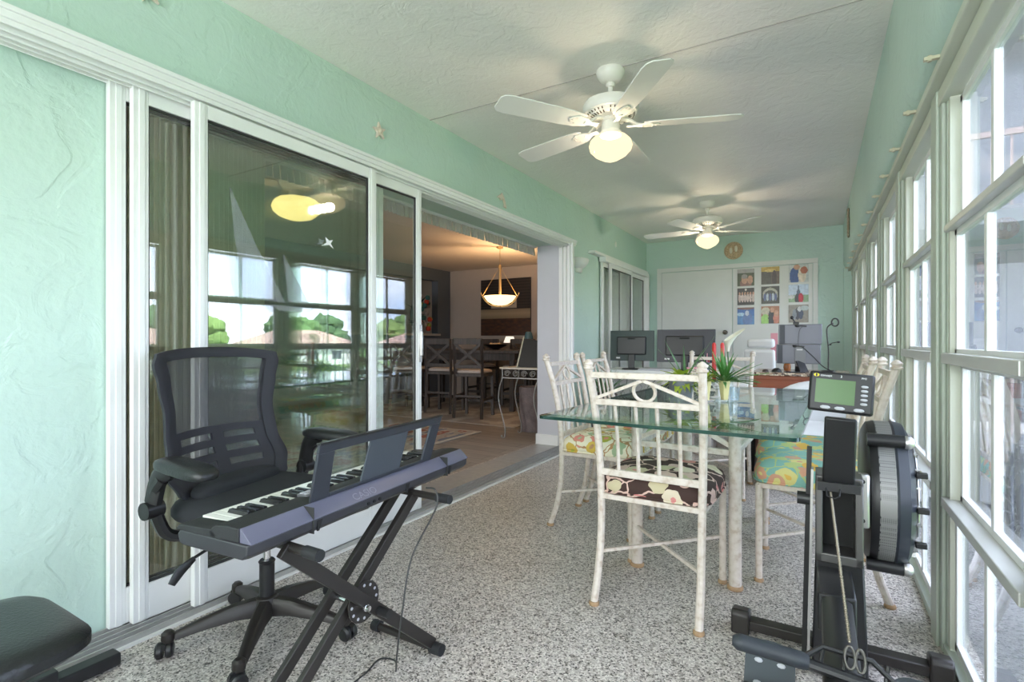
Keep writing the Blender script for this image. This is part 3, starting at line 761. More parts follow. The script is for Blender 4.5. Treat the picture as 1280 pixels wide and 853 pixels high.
# ================================================================== CEILING FANS
def make_fan(loc, a0, label, name='ceiling_fan'):
    t = thing(name, label, 'ceiling fan', loc, 0, 'white ceiling fans with schoolhouse lights')
    b = MB(); b.lathe([(.076, 0), (.078, -.010), (.072, -.028), (.056, -.052), (.036, -.064), (.020, -.066)], 28); b.build('canopy', Wf, t)
    b = MB(); b.cyl((0, 0, -.06), (0, 0, -.165), .013, 14); b.lathe([(.022, -.066), (.026, -.075), (.022, -.09)], 14); b.build('downrod', Wf, t)
    b = MB(); b.lathe([(.014, -.145), (.05, -.150), (.10, -.160), (.142, -.178), (.150, -.195), (.150, -.218), (.140, -.235), (.122, -.243)], 36); mt_ = b.build('motor_housing', Wf, t)
    b = MB(); b.lathe([(.135, -.236), (.118, -.252), (.085, -.262), (.05, -.264)], 36); b.build('vent_ring', Wf, mt_)
    b = MB()
    for i in range(36):
        a = 2 * PI * i / 36
        if i % 7 == 0: continue
        q = Matrix.Rotation(a, 4, 'Z'); m0 = b.m; b.m = q; b.bar((.096, 0, -.2600), (.130, 0, -.2425), .006, .004); b.m = m0
    b.build('vent_slot', pm('vent_shadow_brown', (.10, .075, .045), .7), mt_)
    b = MB(); b.lathe([(.055, -.262), (.060, -.268), (.055, -.276), (.046, -.280), (.050, -.288), (.050, -.328), (.058, -.334), (.058, -.352), (.05, -.356)], 28); b.build('light_fitter', Wf, t)
    b = MB(); b.lathe([(.050, -.350), (.088, -.362), (.110, -.384), (.117, -.408), (.111, -.432), (.084, -.460), (.045, -.482), (.014, -.494), (.001, -.495)], 32); b.build('glass_globe', M_globe, t)
    for i in range(5):
        q = Matrix.Rotation(a0 + 2 * PI * i / 5, 4, 'Z')
        tl = Matrix.Translation((0, 0, -.305)) @ Matrix.Rotation(R(11), 4, 'X')
        b = MB(q @ tl)
        out = [(.175, .045), (.20, .056), (.30, .064), (.62, .070), (.655, .062), (.672, .040), (.672, -.040), (.655, -.062), (.62, -.070), (.30, -.064), (.20, -.056), (.175, -.045)]
        b.prism(out, 0, .006, lambda u, v, d: (u, v, d)); bl = b.build('fan_blade', Wfb, t, bevel=.0015)
        b = MB(q @ tl)
        outl = [(.085, .016), (.13, .013), (.165, .034), (.215, .040), (.25, .018), (.262, 0), (.25, -.018), (.215, -.040), (.165, -.034), (.13, -.013), (.085, -.016)]
        b.prism(outl, -.006, -.001, lambda u, v, d: (u, v, d))
        for yy in (-.022, 0, .022): b.lathe([(.005, -.009), (.004, -.006)], 8, (.222 + (.018 if yy == 0 else 0), yy, 0))
        b.m = q; b.tube([(.055, 0, -.266), (.10, 0, -.275), (.135, 0, -.300), (.17, 0, -.309)], [.012, .011, .010, .009], 8, flat=1.6)
        b.build('blade_bracket', Wf, bl)
    for sx, L in ((-1, .10),):
        b = MB(); b.tube([(sx * .052, .01, -.335), (sx * .100, .012, -.345), (sx * .102, .012, -.41)], .0012, 6); b.ell((sx * .102, .012, -.417), (.007, .007, .009), 10, 6); b.build('pull_chain', BR, t)
    return t
def bulb(parent, z, power, col=(1, .86, .68)):
    l = bpy.data.lights.new('bulb', 'POINT'); l.energy = power; l.color = col; l.shadow_soft_size = .035
    o = bpy.data.objects.new('bulb', l); C.objects.link(o); o.location = (0, 0, z); o.parent = parent
def lampglass(name, col, strength, thru):
    m = bpy.data.materials.new(name); m.use_nodes = True
    n, l = m.node_tree.nodes, m.node_tree.links; n.clear()
    out = n.new('ShaderNodeOutputMaterial'); t = n.new('ShaderNodeBsdfTransparent'); e = n.new('ShaderNodeEmission'); mx = n.new('ShaderNodeMixShader')
    t.inputs[0].default_value = (1, .96, .88, 1); e.inputs[0].default_value = (*col, 1); e.inputs[1].default_value = strength
    mx.inputs[0].default_value = 1 - thru; l.new(t.outputs[0], mx.inputs[1]); l.new(e.outputs[0], mx.inputs[2]); l.new(mx.outputs[0], out.inputs[0])
    return m
M_globe = lampglass('lit_opal_glass', (1.0, .82, .50), .80, .18)
fan1 = make_fan((-.968, 2.69, ZC), R(20), 'white five-blade ceiling fan with lit globe, the nearer of the two')
fan2 = dup(fan1, (-1.0, 5.75, ZC), R(15), 'white five-blade ceiling fan with lit globe, the farther one near the closet wall')

bulb(fan1, -.445, 14); bulb(fan2, -.445, 22)
# ================================================================== WALL ORNAMENTS, SCONCE
def facing(y, z): return lambda u, v, d: (XL + .0 + d, y + u, z + v)
def star(y, z, r, label, name='starfish_ornament', rot=0., cat='ornament'):
    b = MB(); p = []
    for i in range(10):
        a = PI / 2 + rot + i * PI / 5; rr = r if i % 2 == 0 else r * .42; p.append((rr * math.cos(a), rr * math.sin(a)))
    b.prism(p, .001, .016, facing(y, z)); b.ell((XL + .016, y, z), (.008, r * .3, r * .3), 10, 6)
    return tag(b.build(name, SHELL, bevel=.004), label, cat)
star(2.205, 2.29, .052, 'sandy starfish ornament on the mint wall above the closed slider panels', rot=.15)
star(.99, 2.40, .05, 'sandy starfish ornament high on the mint wall at the top left edge', rot=.3)
def dolphin(y, z, s, label, mir=1):
    pts = [(-.9, -.15), (-.62, .12), (-.25, .36), (0, .42), (.06, .62), (.22, .42), (.5, .18), (.78, -.25), (.95, -.75), (1.02, -1.0), (.78, -.82), (.55, -.95), (.62, -.6), (.42, -.22), (.12, -.02), (-.12, -.12), (-.2, -.32), (-.32, -.08), (-.6, -.06)]
    b = MB(); b.prism([(p[0] * s * mir, p[1] * s) for p in pts], .001, .018, facing(y, z))
    return tag(b.build('dolphin_ornament', SHELL, bevel=.004), label, 'ornament')
dolphin(3.56, 2.22, .072, 'small sandy leaping dolphin ornament on the mint wall above the open doorway')
b = MB(); b.ell((XL + .008, 6.33, 2.29), (.008, .022, .034), 12, 8); b.prism([(-.03, -.01), (-.012, .03), (.02, .02), (.03, -.03), (0, -.045)], .001, .012, facing(6.33, 2.30))
tag(b.build('seashell_ornament', pm('pale_shell', (.74, .80, .72), .6), bevel=.003), 'small pale seashell ornament on the mint wall near the far corner', 'ornament')
# wall sconce
t = thing('wall_sconce', 'white plaster half-bowl sconce on the mint pier between the sliders', 'wall lamp', (XL, 5.13, 1.87))
b = MB()
def halfbowl(prof, n=16):
    rings = [[Vector((r * math.sin(PI * j / n) + .001, r * 1.5 * math.cos(PI * j / n) * 1.0, z)) for j in range(n + 1)] for r, z in prof]
    b.rings(rings)
halfbowl([(.038, -.075), (.045, -.06), (.045, -.03), (.062, -.02), (.085, .0), (.105, .035), (.112, .065), (.108, .07)]); b.build('bowl', Wp, t)
b = MB(); b.box((0, -.04, -.06), (.012, .04, .05)); b.build('backplate', Wp, t)
# shell wreath on far wall
t = thing('shell_plaque', 'round shell mosaic plaque with two sandals above the closet doors', 'wall decoration', (-1.0, YF, 2.315))
b = MB(); b.lathe([(.001, -.012), (.085, -.012), (.105, -.018), (.118, -.014), (.122, 0)], 32, (0, 0, 0), 'y'); b.build('disc', SHELLW, t)
for i, x in enumerate((-.03, .035)):
    b = MB(); b.ell((x, -.018, .0 + i * .02), (.020, .008, .045), 12, 8); b.build('sandal_shape', pm('cream_shell', (.80, .74, .62), .6), t)
b = MB()
for i in range(22):
    a = 2 * PI * i / 22; b.ell((.098 * math.cos(a), -.018, .098 * math.sin(a)), (.013, .009, .011), 8, 6)
b.build('shell_border', SHELLW, t)
# shell garland on beam
t = thing('shell_garland', 'long tan shell cluster hung on the green beam above the windows', 'wall decoration', (.284, 6.25, 2.27))
for i in range(9):
    b = MB(); b.ell((-.012, random.uniform(-.05, .05), .12 - i * .032), (.012, .045, .026), 10, 6); b.build('shell', pm('driftwood_tan', (.36, .30, .22), .8, bump=.6, bscale=60), t)

# ================================================================== PHOTOS ON THE CLOSET DOOR
def ell_in(u, v, cx, cy, rx, ry): return ((u - cx) / rx) ** 2 + ((v - cy) / ry) ** 2 < 1
def pf(bg, shapes):
    def f(u, v):
        c = bg(u, v) if callable(bg) else bg
        for cx, cy, rx, ry, col in shapes:
            if ell_in(u, v, cx, cy, rx, ry): c = col
        k = 1 + .25 * noise.noise(Vector((u * 9, v * 9, sum(s[0] for s in shapes) * 3 if shapes else 0)))
        return tuple(min(1, x * k) for x in c)
    return f
SK = (.55, .30, .20)
grad = lambda a, c: (lambda u, v: tuple(a[i] * (1 - v) + c[i] * v for i in range(3)))
photos = [
 ('two smiling faces before dark trees, top left of nine', pf(lambda u, v: (.35, .33, .32) if v > .78 else (.06, .08, .04), [(.5, .15, .35, .3, (.25, .12, .1)), (.42, .38, .17, .25, SK), (.42, .56, .18, .14, (.3, .28, .25)), (.76, .36, .16, .25, SK)])),
 ('golden lights over a dark curtain, top middle of nine', pf(lambda u, v: (.55, .36, .08) if v > .74 else ((.10, .09, .08) if u < .55 else (.17, .12, .10)), [(.5, .78, .3, .08, (.75, .55, .2)), (.72, .3, .12, .5, (.08, .06, .06))])),
 ('couple in blue suit and light dress, top right of nine', pf((.55, .56, .55), [(.3, .35, .25, .5, (.05, .10, .28)), (.42, .85, .16, .16, SK), (.68, .4, .2, .45, (.75, .62, .5)), (.78, .66, .18, .2, (.42, .12, .06))])),
 ('people in pale dresses on dark ground, middle left', pf((.03, .025, .025), [(.14 + .16 * i, .42, .08, .26, (.62, .48, .44)) for i in range(6)] + [(.14 + .16 * i, .68, .05, .09, SK) for i in range(6)] + [(.5, .9, .08, .06, (.7, .65, .6))])),
 ('a group under a flower arch, centre of nine', pf((.07, .07, .06), [(.5, .5, .42, .42, (.45, .42, .36)), (.5, .42, .35, .36, (.09, .09, .08))] + [(.2 + .15 * i, .38, .07, .22, (.5, .55, .6) if i % 2 else (.12, .15, .3)) for i in range(5)])),
 ('tall tower behind two people, middle right', pf(lambda u, v: (.55, .63, .75) if v > .4 else (.30, .42, .26), [(.5, .55, .09, .18, (.12, .15, .22)), (.5, .72, .04, .22, (.12, .15, .22)), (.45, .2, .14, .28, (.06, .06, .07)), (.62, .22, .13, .28, (.5, .03, .06)), (.15, .3, .15, .12, (.6, .6, .58))])),
 ('person in blue under a blue canopy, bottom left', pf(lambda u, v: (.06, .16, .42) if v > .5 else (.10, .25, .50), [(.2, .6, .25, .1, (.45, .65, .8)), (.6, .3, .3, .4, (.12, .20, .42)), (.58, .66, .12, .16, (.55, .6, .7)), (.5, .95, .5, .08, (.2, .1, .08))])),
 ('three people in green, black and red, bottom middle', pf((.38, .17, .09), [(.25, .7, .24, .25, (.55, .50, .38)), (.22, .2, .24, .35, (.35, .60, .16)), (.55, .3, .16, .5, (.04, .04, .05)), (.6, .78, .11, .16, SK), (.82, .3, .16, .3, (.55, .2, .14)), (.83, .58, .12, .2, SK)])),
 ('people sitting in a grey stone yard, bottom right', pf((.30, .27, .23), [(.45, .5, .12, .36, (.05, .05, .07)), (.3, .45, .1, .3, (.25, .28, .33)), (.62, .5, .12, .32, (.06, .08, .14)), (.55, .75, .1, .14, (.6, .6, .6)), (.8, .8, .2, .15, (.5, .55, .55))]))]
cx_ = [-.840, -.540, -.210]; cw = [.212, .218, .228]; cz_ = [1.928, 1.668, 1.402]
for i, (lab, fn) in enumerate(photos):
    c, r = i % 3, i // 3
    f3 = (lambda X, Z: (lambda u, v, d: (X + u, YF - .034 + d, Z + v)))(cx_[c], cz_[r] + (.008 * (c - 0)))
    o = picture('photo_print', cw[c], .232, 32, 30, fn, M_pic, f3, None, .014)
    tag(o, 'photo print of ' + lab, 'photo', 'photo prints on the closet door')
b = MB(); b.box((-.535, YF - .026, .80), (-.452, YF - .020, 1.165)); tag(b.build('paper_sheet', PNK), 'narrow pink paper sheet taped low on the right closet door', 'paper')

# ================================================================== WHITE DESK WITH MONITORS
t = thing('office_desk', 'white desk carrying the two black monitors in the far left corner', 'desk', (-1.45, 5.75, 0))
b = MB(); b.box((-.62, -.32, .715), (.55, .32, .745)); b.build('desk_top', Wp, t, bevel=.003)
for xa in (-.60, .50): b = MB(); b.box((xa, -.28, 0), (xa + .03, .28, .715)); b.build('side_panel', Wp, t, bevel=.002)
b = MB(); b.box((-.57, .20, .33), (.50, .215, .715)); b.build('modesty_panel', Wp, t)
b = MB(); b.box((.05, -.30, .42), (.50, .2, .70)); dr = b.build('drawer_box', pm('drawer_white', (.7, .69, .68), .5), t, bevel=.003)
for z in (.44, .57):
    k = MB(); k.box((.07, -.312, z), (.48, -.30, z + .115)); dd = k.build('drawer', Wp, dr, bevel=.003)
def monitor(loc, rz, w, h, zc, label, mat, small):
    t = thing('monitor', label, 'monitor', loc, rz, 'black monitors on the white desk')
    b = MB(Matrix.Translation((0, 0, zc)) @ Matrix.Rotation(R(-4), 4, 'X'))
    b.box((-w / 2, -.012, -h / 2), (w / 2, .012, h / 2)); body = b.build('screen_panel', mat, t, bevel=.004)
    m_ = b.m
    b = MB(m_); b.box((-w * .34, -.035, -h * .30), (w * .32, -.012, h * .30)); b.build('rear_housing', BK, t, bevel=.012)
    b = MB(m_); b.box((-w * .09, -.0365, h * .20), (w * .08, -.034, h * .25)); b.build('vent', pm('vent_black', (.004, .004, .004), .9), t)
    b = MB(m_); b.box((-w * .36, -.0135, -h * .43), (-w * .27, -.0125, -h * .38)); b.build('sticker', Wp, t)
    b = MB(m_); b.box((-w / 2 + .012, .0115, -h / 2 + .012), (w / 2 - .012, .0135, h / 2 - .012)); b.build('display', pm('screen_glass', (.01, .01, .012), .15), t)
    b = MB(); b.box((-.035, -.05, .012), (.035, -.03, zc - .28 * h)); b.build('stand_neck', BK, t, bevel=.005)
    b = MB(); b.lathe([(.11, 0), (.11, .008), (.10, .014), (.001, .014)], 24, (0, -.02, 0)); b.build('stand_base', BK, t)
    return t
monitor((-1.772, 5.62, .7455), R(8), .48, .335, .262, 'smaller black monitor seen from behind on the left of the white desk', pm('green_black_plastic', (.020, .040, .036), .45), 1)
monitor((-1.205, 5.66, .7455), R(-1), .60, .350, .262, 'wider charcoal monitor seen from behind on the right of the white desk', pm('charcoal_plastic', (.045, .045, .055), .45), 0)
# desk clutter
b = MB(); b.box((-.20, -.13, 0), (.20, .13, .018)); b.box((-.19, -.12, .018), (.19, .12, .023)); o = tag(b.build('laptop', GRL, bevel=.003), 'closed grey laptop lying on the white desk between the monitors', 'laptop'); o.location = (-1.45, 5.56, .7455)
b = MB(); b.box((-.055, -.04, 0), (.055, .04, .045), Matrix.Rotation(.35, 3, 'Z')); o = tag(b.build('note_block', PNK, bevel=.002), 'pink note block on the white desk in front of the wider monitor', 'notepad'); o.location = (-1.10, 5.50, .7455)
t = thing('pen_cup', 'dark grey pen cup with pens on the white desk', 'cup', (-.97, 5.52, .7455))
b = MB(); b.lathe([(.036, 0), (.038, .1), (.035, .1), (.033, .005), (.001, .005)], 18); b.build('cup', pm('slate_cup', (.10, .11, .14), .4), t)
for i in range(5):
    a = i * 1.3; b = MB(); b.cyl((.012 * math.cos(a), .012 * math.sin(a), .01), (.03 * math.cos(a), .03 * math.sin(a), .15 + .01 * i), .004, 6); b.build('pen', (RED, BK, Wp, LEAF, PNK)[i], t)
# tangled cables behind the desk front
rr = random.Random(4)
for k in range(5):
    pts = [(-1.95 + .16 * k, 5.38 + rr.uniform(-.02, .02), .71)]
    for j in range(7): pts.append((-1.95 + .16 * k + rr.uniform(-.06, .06), 5.36 + rr.uniform(-.03, .03), .66 - .085 * j))
    b = MB(); b.tube(smooth_pts(pts, 6), .0035, 6)
    tag(b.build('cable', BK if k % 2 else GRY), ('loose black' if k % 2 else 'loose grey') + ' computer cable hanging down the front of the white desk', 'cable', 'cables hanging off the white desk')
# printer / white box under the glass table line
t = thing('printer', 'white printer with a dark tray on a low stand behind the table', 'printer', (-.72, 5.35, 0))
b = MB(); b.box((-.19, -.15, .46), (.19, .17, .50)); b.box((-.18, -.14, 0), (-.15, .16, .46)); b.box((.15, -.14, 0), (.18, .16, .46)); b.build('stand', Wp, t, bevel=.003)
b = MB(); b.box((-.17, -.14, .50), (.17, .15, .66)); b.build('body', Wp, t, bevel=.012)
b = MB(); b.box((-.13, -.19, .53), (.13, -.14, .56)); b.build('paper_tray', BK, t, bevel=.003)
# ---- cherry desk with granite top
def granite():
    m, n, l, b = nt('brown_granite')
    tc = n.new('ShaderNodeTexCoord'); v = n.new('ShaderNodeTexVoronoi'); v.inputs['Scale'].default_value = 60
    sp = n.new('ShaderNodeSeparateColor'); r = ramp(n, [(0, (.09, .05, .035)), (.3, (.38, .26, .18)), (.55, (.62, .50, .38)), (.8, (.20, .14, .11))], 'CONSTANT')
    l.new(tc.outputs['Object'], v.inputs['Vector']); l.new(v.outputs['Color'], sp.inputs[0]); l.new(sp.outputs[0], r.inputs[0]); l.new(r.outputs[0], b.inputs['Base Color']); b.inputs['Roughness'].default_value = .2
    return m
t = thing('writing_desk', 'reddish cherry wood desk with a granite top beside the window wall', 'desk', (-.13, 5.75, 0))
b = MB(); b.box((-.42, -.36, .735), (.40, .36, .765)); b.build('granite_top', granite(), t, bevel=.004)
b = MB(); b.box((-.40, -.34, .08), (.38, .34, .735)); b.box((-.38, -.32, 0), (.36, .32, .08)); b.build('cabinet_body', M_cherry, t, bevel=.004)
for x0, x1 in ((-.37, -.02), (.0, .35)):
    b = MB(); b.box((x0, -.352, .12), (x1, -.34, .70)); p = b.build('front_panel', M_cherry, t, bevel=.006)
zd = .7655
# dual portable monitor
t = thing('stacked_monitor', 'grey folding dual monitor seen from behind with a webcam on the granite desk', 'monitor', (-.155, 5.68, zd))
for z0, z1, x0, x1 in ((.075, .262, -.19, .185), (.264, .455, -.17, .195)):
    b = MB(); b.box((x0, -.01, z0), (x1, .01, z1)); b.build('screen_panel', pm('silver_grey_shell', (.17, .17, .20), .4, .3), t, bevel=.006)
    b = MB(); b.box((x0 + .012, -.014, z0 + .006), (x0 + .055, -.0095, z1 - .006)); b.build('hinge_spine', pm('navy_black', (.03, .035, .05), .4), t)
b = MB(); b.box((-.03, -.02, .05), (.06, -.011, .24)); b.build('stand_plate', GRY, t, bevel=.003)
b = MB(); b.bar((.01, -.012, .10), (.055, -.10, .0), .07, .012); b.bar((.01, -.01, .10), (.0, .10, .0), .07, .012); b.build('kickstand', GR, t)
b = MB(); b.box((-.015, -.022, .205), (.035, -.019, .217)); b.build('label_sticker', Wp, t)
b = MB(); b.tube(smooth_pts([(.035, -.02, .435), (.01, -.022, .40), (-.0, -.022, .33), (.0, -.022, .26), (.02, -.022, .245)], 5), .002, 6); b.build('short_cable', BK, t)
b = MB(); b.tube(smooth_pts([(.02, -.022, .25), (.10, -.05, .17), (.20, -.08, .06), (.28, -.05, .01)], 6), .0045, 6); b.build('power_cable', BK, t)
for z, x in ((.245, .0), (.44, .02)):
    b = MB(); b.cbox((x, -.022, z), (.10, .014, .014), Matrix.Rotation(.12, 3, 'Y')); b.ell((x - .03, -.028, z), (.02, .012, .014), 10, 6); b.build('bracket_arm', BK, t)
t = thing('webcam', 'black webcam clipped on the top edge of the stacked grey monitor', 'webcam', (-.175, 5.68, zd + .4555))
b = MB(); b.cbox((0, 0, .012), (.05, .03, .022)); b.build('clip_base', BK, t, bevel=.004)
b = MB(); b.cyl((-.01, 0, .02), (-.03, -.005, .055), .006, 8); b.ell((-.035, -.005, .065), (.016, .014, .018), 12, 8); b.build('camera_head', BK, t)
# gooseneck lamp with phone clip
t = thing('gooseneck_lamp', 'black gooseneck lamp with a ring head and phone clip beside the stacked monitor', 'lamp', (.09, 5.72, zd))
b = MB(); b.lathe([(.06, 0), (.06, .012), (.05, .018), (.001, .018)], 20); b.build('base', BK, t)
b = MB(); b.tube(smooth_pts([(0, 0, .015), (.002, 0, .2), (-.01, 0, .36), (-.008, 0, .42), (.02, 0, .452), (.04, 0, .460)], 6), .006, 8); b.build('pole', BK, t)
b = MB(); b.tube([(.055 + .028 * math.cos(a), -.01, .47 + .036 * math.sin(a)) for a in [2 * PI * i / 18 for i in range(18)]], .007, 8, closed=True, up=(0, 1, 0)); b.build('ring_head', BK, t)
b = MB(); b.tube([(0, 0, .25), (.03, -.005, .275), (.075, -.005, .285)], .004, 6); b.ell((.018, 0, .262), (.010, .010, .010), 8, 6); b.ell((.082, -.005, .285), (.014, .012, .010), 8, 6); b.build('phone_clip', BK, t)
# mice, phone, clutter
for x, y, w, lab in ((-.43, 5.52, .03, 'small dark brown computer mouse on the granite desk, left one'), (-.335, 5.55, .045, 'larger black vertical mouse on the granite desk beside the monitor')):
    t = thing('computer_mouse', lab, 'mouse', (x, y, zd))
    b = MB(); b.ell((0, 0, .0), (w, .05, w * .85), 14, 8); b.v = [(a, c, max(d, 0)) for a, c, d in b.v]; b.build('shell', BK if w > .04 else pm('brown_black_plastic', (.04, .025, .02), .35), t)
b = MB(); b.cbox((0, 0, .005), (.16, .09, .01)); o = tag(b.build('phone', pm('phone_black', (.02, .02, .025), .2), bevel=.004), 'black phone lying flat on the granite desk', 'phone'); o.location = (-.18, 5.48, zd); o.rotation_euler = (0, 0, .2)
t = thing('amber_glass_jar', 'amber glass jar behind the stacked monitor on the granite desk', 'jar', (-.26, 5.88, zd))
b = MB(); b.lathe([(.03, 0), (.035, .03), (.03, .06), (.02, .07), (.02, .08)], 14); b.build('jar_body', pm('amber', (.35, .12, .03), .2), t)

# white task chair behind the desks
t = thing('task_chair', 'white leather task chair behind the desks in front of the closet door', 'chair', (-.62, 6.55, 0), R(170))
b = MB(Matrix.Translation((0, -.20, .84)) @ Matrix.Rotation(R(-10), 4, 'X')); b.box((-.17, -.035, -.34), (.17, .035, .12)); b.build('backrest', WHL, t, bevel=.03, seg=4)
b = MB(Matrix.Translation((0, -.25, 1.035)) @ Matrix.Rotation(R(-6), 4, 'X')); b.box((-.15, -.045, -.055), (.15, .045, .05)); b.build('headrest', WHL, t, bevel=.03, seg=4)
b = MB(); b.box((-.24, -.22, .44), (.24, .24, .53)); b.build('seat', WHL, t, bevel=.03, seg=4)
b = MB(); b.cyl((0, 0, .08), (0, 0, .44), .025, 12); b.build('gas_lift', CH, t)
for i in range(5):
    a = 2 * PI * i / 5; b = MB(); b.tube([(0, 0, .10), (.27 * math.cos(a), .27 * math.sin(a), .06)], [.025, .016], 8); l_ = b.build('base_arm', CH, t)
    b = MB(); b.cyl((.28 * math.cos(a) - .02 * math.sin(a), .28 * math.sin(a) + .02 * math.cos(a), .028), (.28 * math.cos(a) + .02 * math.sin(a), .28 * math.sin(a) - .02 * math.cos(a), .028), .028, 14); b.build('caster', BK, l_)
for sx in (-1, 1):
    b = MB(); b.tube(smooth_pts([(sx * .24, -.1, .47), (sx * .29, -.1, .55), (sx * .28, -.08, .66)], 5), .014, 8); b.box((sx * .28 - .035, -.14, .66), (sx * .28 + .035, .12, .69)); b.build('armrest', BK, t)

# ---- white leather armchair
t = thing('armchair', 'white leather armchair with rolled arms behind the teal floral chairs', 'armchair', (.0, 4.42, 0), R(180))
def rollarm(sx):
    b = MB(); y0, y1 = -.36, .33
    prof = [(-.07, .05), (.07, .05), (.07, .40)] + [(.025 + .085 * math.cos(a), .45 + .085 * math.sin(a)) for a in [R(-25 + 230 * i / 12) for i in range(13)]] + [(-.07, .38)]
    b.prism([(p[0] * sx + sx * .27, p[1]) for p in prof], y0, y1, lambda u, v, d: (u, d, v)); a_ = b.build('rolled_arm', WHL, t, bevel=.012, seg=3)
    b = MB()
    for yy in (y0 - .004, y1 + .004): b.tube([(sx * (.295 + .07 * math.cos(a)), yy, .45 + .07 * math.sin(a)) for a in [2 * PI * i / 20 for i in range(20)]], .006, 6, closed=True, up=(0, 1, 0))
    b.build('arm_piping', WHL, a_)
rollarm(-1); rollarm(1)
b = MB(); b.box((-.21, -.33, .08), (.21, .32, .32)); b.build('seat_base', WHL, t, bevel=.02)
b = MB(); b.pillow(.40, .52, .32, .46, 5); o = b.build('seat_cushion', WHL, t); o.location = (0, .06, 0)
b = MB()
poly = [(-.34, .05), (-.34, .50)] + [(-.34 + .34 * (1 - math.cos(a)), .50 + .24 * math.sin(a)) for a in [PI * i / 16 for i in range(1, 16)]] + [(.34, .50), (.34, .05)]
b.prism(poly, -.42, -.28, lambda u, v, d: (u, d, v)); b.build('backrest', WHL, t, bevel=.03, seg=4)
for sx in (-1, 1):
    for y in (-.36, .28): b = MB(); b.cyl((sx * .27, y, 0), (sx * .27, y, .055), .018, 10, .025); b.build('leg', M_darkwood, t)
# black bin
t = thing('waste_bin', 'slim black waste bin on the floor behind the glass table', 'bin', (-.51, 4.72, 0))
b = MB(); b.prism(rrect(.17, .28, .03), 0, .52, lambda u, v, d: (u * (.85 + .3 * d), v * (.85 + .3 * d), d)); b.build('bin_body', BK, t)
b = MB(); b.prism(rrect(.19, .30, .03), .52, .54, lambda u, v, d: (u, v, d)); b.build('lid', BK, t, bevel=.004)

# palms in the left corner behind the chairs
t = thing('potted_palm', 'palm in a dark wicker pot against the wall left of the monitors', 'plant', (-1.88, 5.02, 0))
b = MB(); b.lathe([(.10, 0), (.13, .25), (.14, .52), (.13, .52), (.11, .49), (.001, .49)], 20); b.build('pot', pm('dark_wicker', (.14, .12, .11), .8, bump=.8, bscale=90), t)
spiky(t, 'fronds', (0, 0, .50), 34, .36, .013, LEAF3, .5, 1.35, .08, 21)
t = thing('potted_palm', 'smaller arching palm in a green pot on the floor under the white desk edge', 'plant', (-1.52, 4.85, 0))
b = MB(); b.lathe([(.09, 0), (.12, .22), (.125, .30), (.115, .30), (.10, .28), (.001, .28)], 20); b.build('pot', pm('sea_green_pot', (.20, .34, .30), .4), t)
spiky(t, 'fronds', (0, 0, .30), 30, .42, .012, LEAF3, .5, 1.4, .16, 33)

# ================================================================== OFFICE CHAIR (front = local +y)
t = thing('office_chair', 'black mesh-back office chair on five casters drawn up to the keyboard', 'chair', (-1.72, 1.16, 0), R(-83))
def oc(u, v): return u, v
BKo = pm('charcoal_chair_frame', (.018, .018, .024), .6, bump=.25, bscale=500)
NT, NS = 40, 44
def hw_(s): # half width along the back height
    keys = [(0, .150), (.10, .225), (.22, .250), (.38, .228), (.60, .222), (.80, .240), (.93, .256), (1, .246)]
    for (a, x), (b_, y) in zip(keys, keys[1:]):
        if s <= b_: q = (s - a) / (b_ - a); q = q * q * (3 - 2 * q); return x + (y - x) * q
    return keys[-1][1]
def bp(s, t_):
    w = hw_(s); z = .485 + .53 * s + .022 * (1 - abs(t_) ** 2.5) * s
    y = -.175 - .14 * s - .035 * math.sin(PI * s * 1.25) + .055 * abs(t_) ** 2.2
    return Vector((w * t_, y, z))
def cls(s, t_):
    if s > .925 or abs(t_) > .80: return 0
    if s > .46: return 1
    # lumbar slots
    for s0, s1 in ((.36, .415), (.265, .315), (.18, .222)):
        if s0 < s < s1:
            if -.66 < t_ < -.12 or .10 < t_ < .70: return 1
    return 2
def surf(which, th):
    fr = MB(); cache = {}
    vs = []; fs = []
    def vid(i, j, k):
        key = (i, j, k)
        if key not in cache:
            s, q = i / NS, -1 + 2 * j / NT
            p = bp(s, q); p.y += -th / 2 if k == 0 else th / 2
            if which == 0 and (j in (0, NT) or i == NS or i == 0): p.y += (.25 if k == 0 else -.25) * th
            cache[key] = len(vs); vs.append(p)
        return cache[key]
    ins = {}
    for i in range(NS):
        for j in range(NT): ins[(i, j)] = cls((i + .5) / NS, -1 + 2 * (j + .5) / NT) == which
    for (i, j), on in ins.items():
        if not on: continue
        a = [(i, j), (i, j + 1), (i + 1, j + 1), (i + 1, j)]
        fs.append(tuple(vid(*p, 1) for p in a)); fs.append(tuple(vid(*p, 0) for p in a)[::-1])
        for e, nb in (((0, 1), (i - 1, j)), ((1, 2), (i, j + 1)), ((2, 3), (i + 1, j)), ((3, 0), (i, j - 1))):
            if not ins.get(nb): fs.append((vid(*a[e[0]], 0), vid(*a[e[1]], 0), vid(*a[e[1]], 1), vid(*a[e[0]], 1)))
    fr.add(vs, fs); return fr
bf = surf(0, .028).build('back_frame', BKo, t, angle=50)
surf(1, .004).build('back_mesh', meshfabric('see_through_mesh', (.09, .09, .10), .50), bf)
surf(2, .012).build('lumbar_panel', BKo, bf)
b = MB(); b.tube(smooth_pts([(0, -.02, .39), (0, -.16, .40), (0, -.235, .47), (0, -.26, .60)], 6), .022, 8, flat=2.2); b.build('back_bracket', BK, t)
b = MB(); b.pillow(.50, .47, .455, .54, 4.5); o = b.build('seat', BKf, t); o.location = (0, .0, 0)
b = MB(); b.pillow(.36, .12, .52, .575, 3); o2 = b.build('seat_bolster', BKf, t); o2.location = (.02, -.12, 0); o2.rotation_euler = (0, 0, .1)
b = MB(); b.box((-.20, -.18, .40), (.20, .18, .458)); b.build('seat_pan', BK, t, bevel=.01)
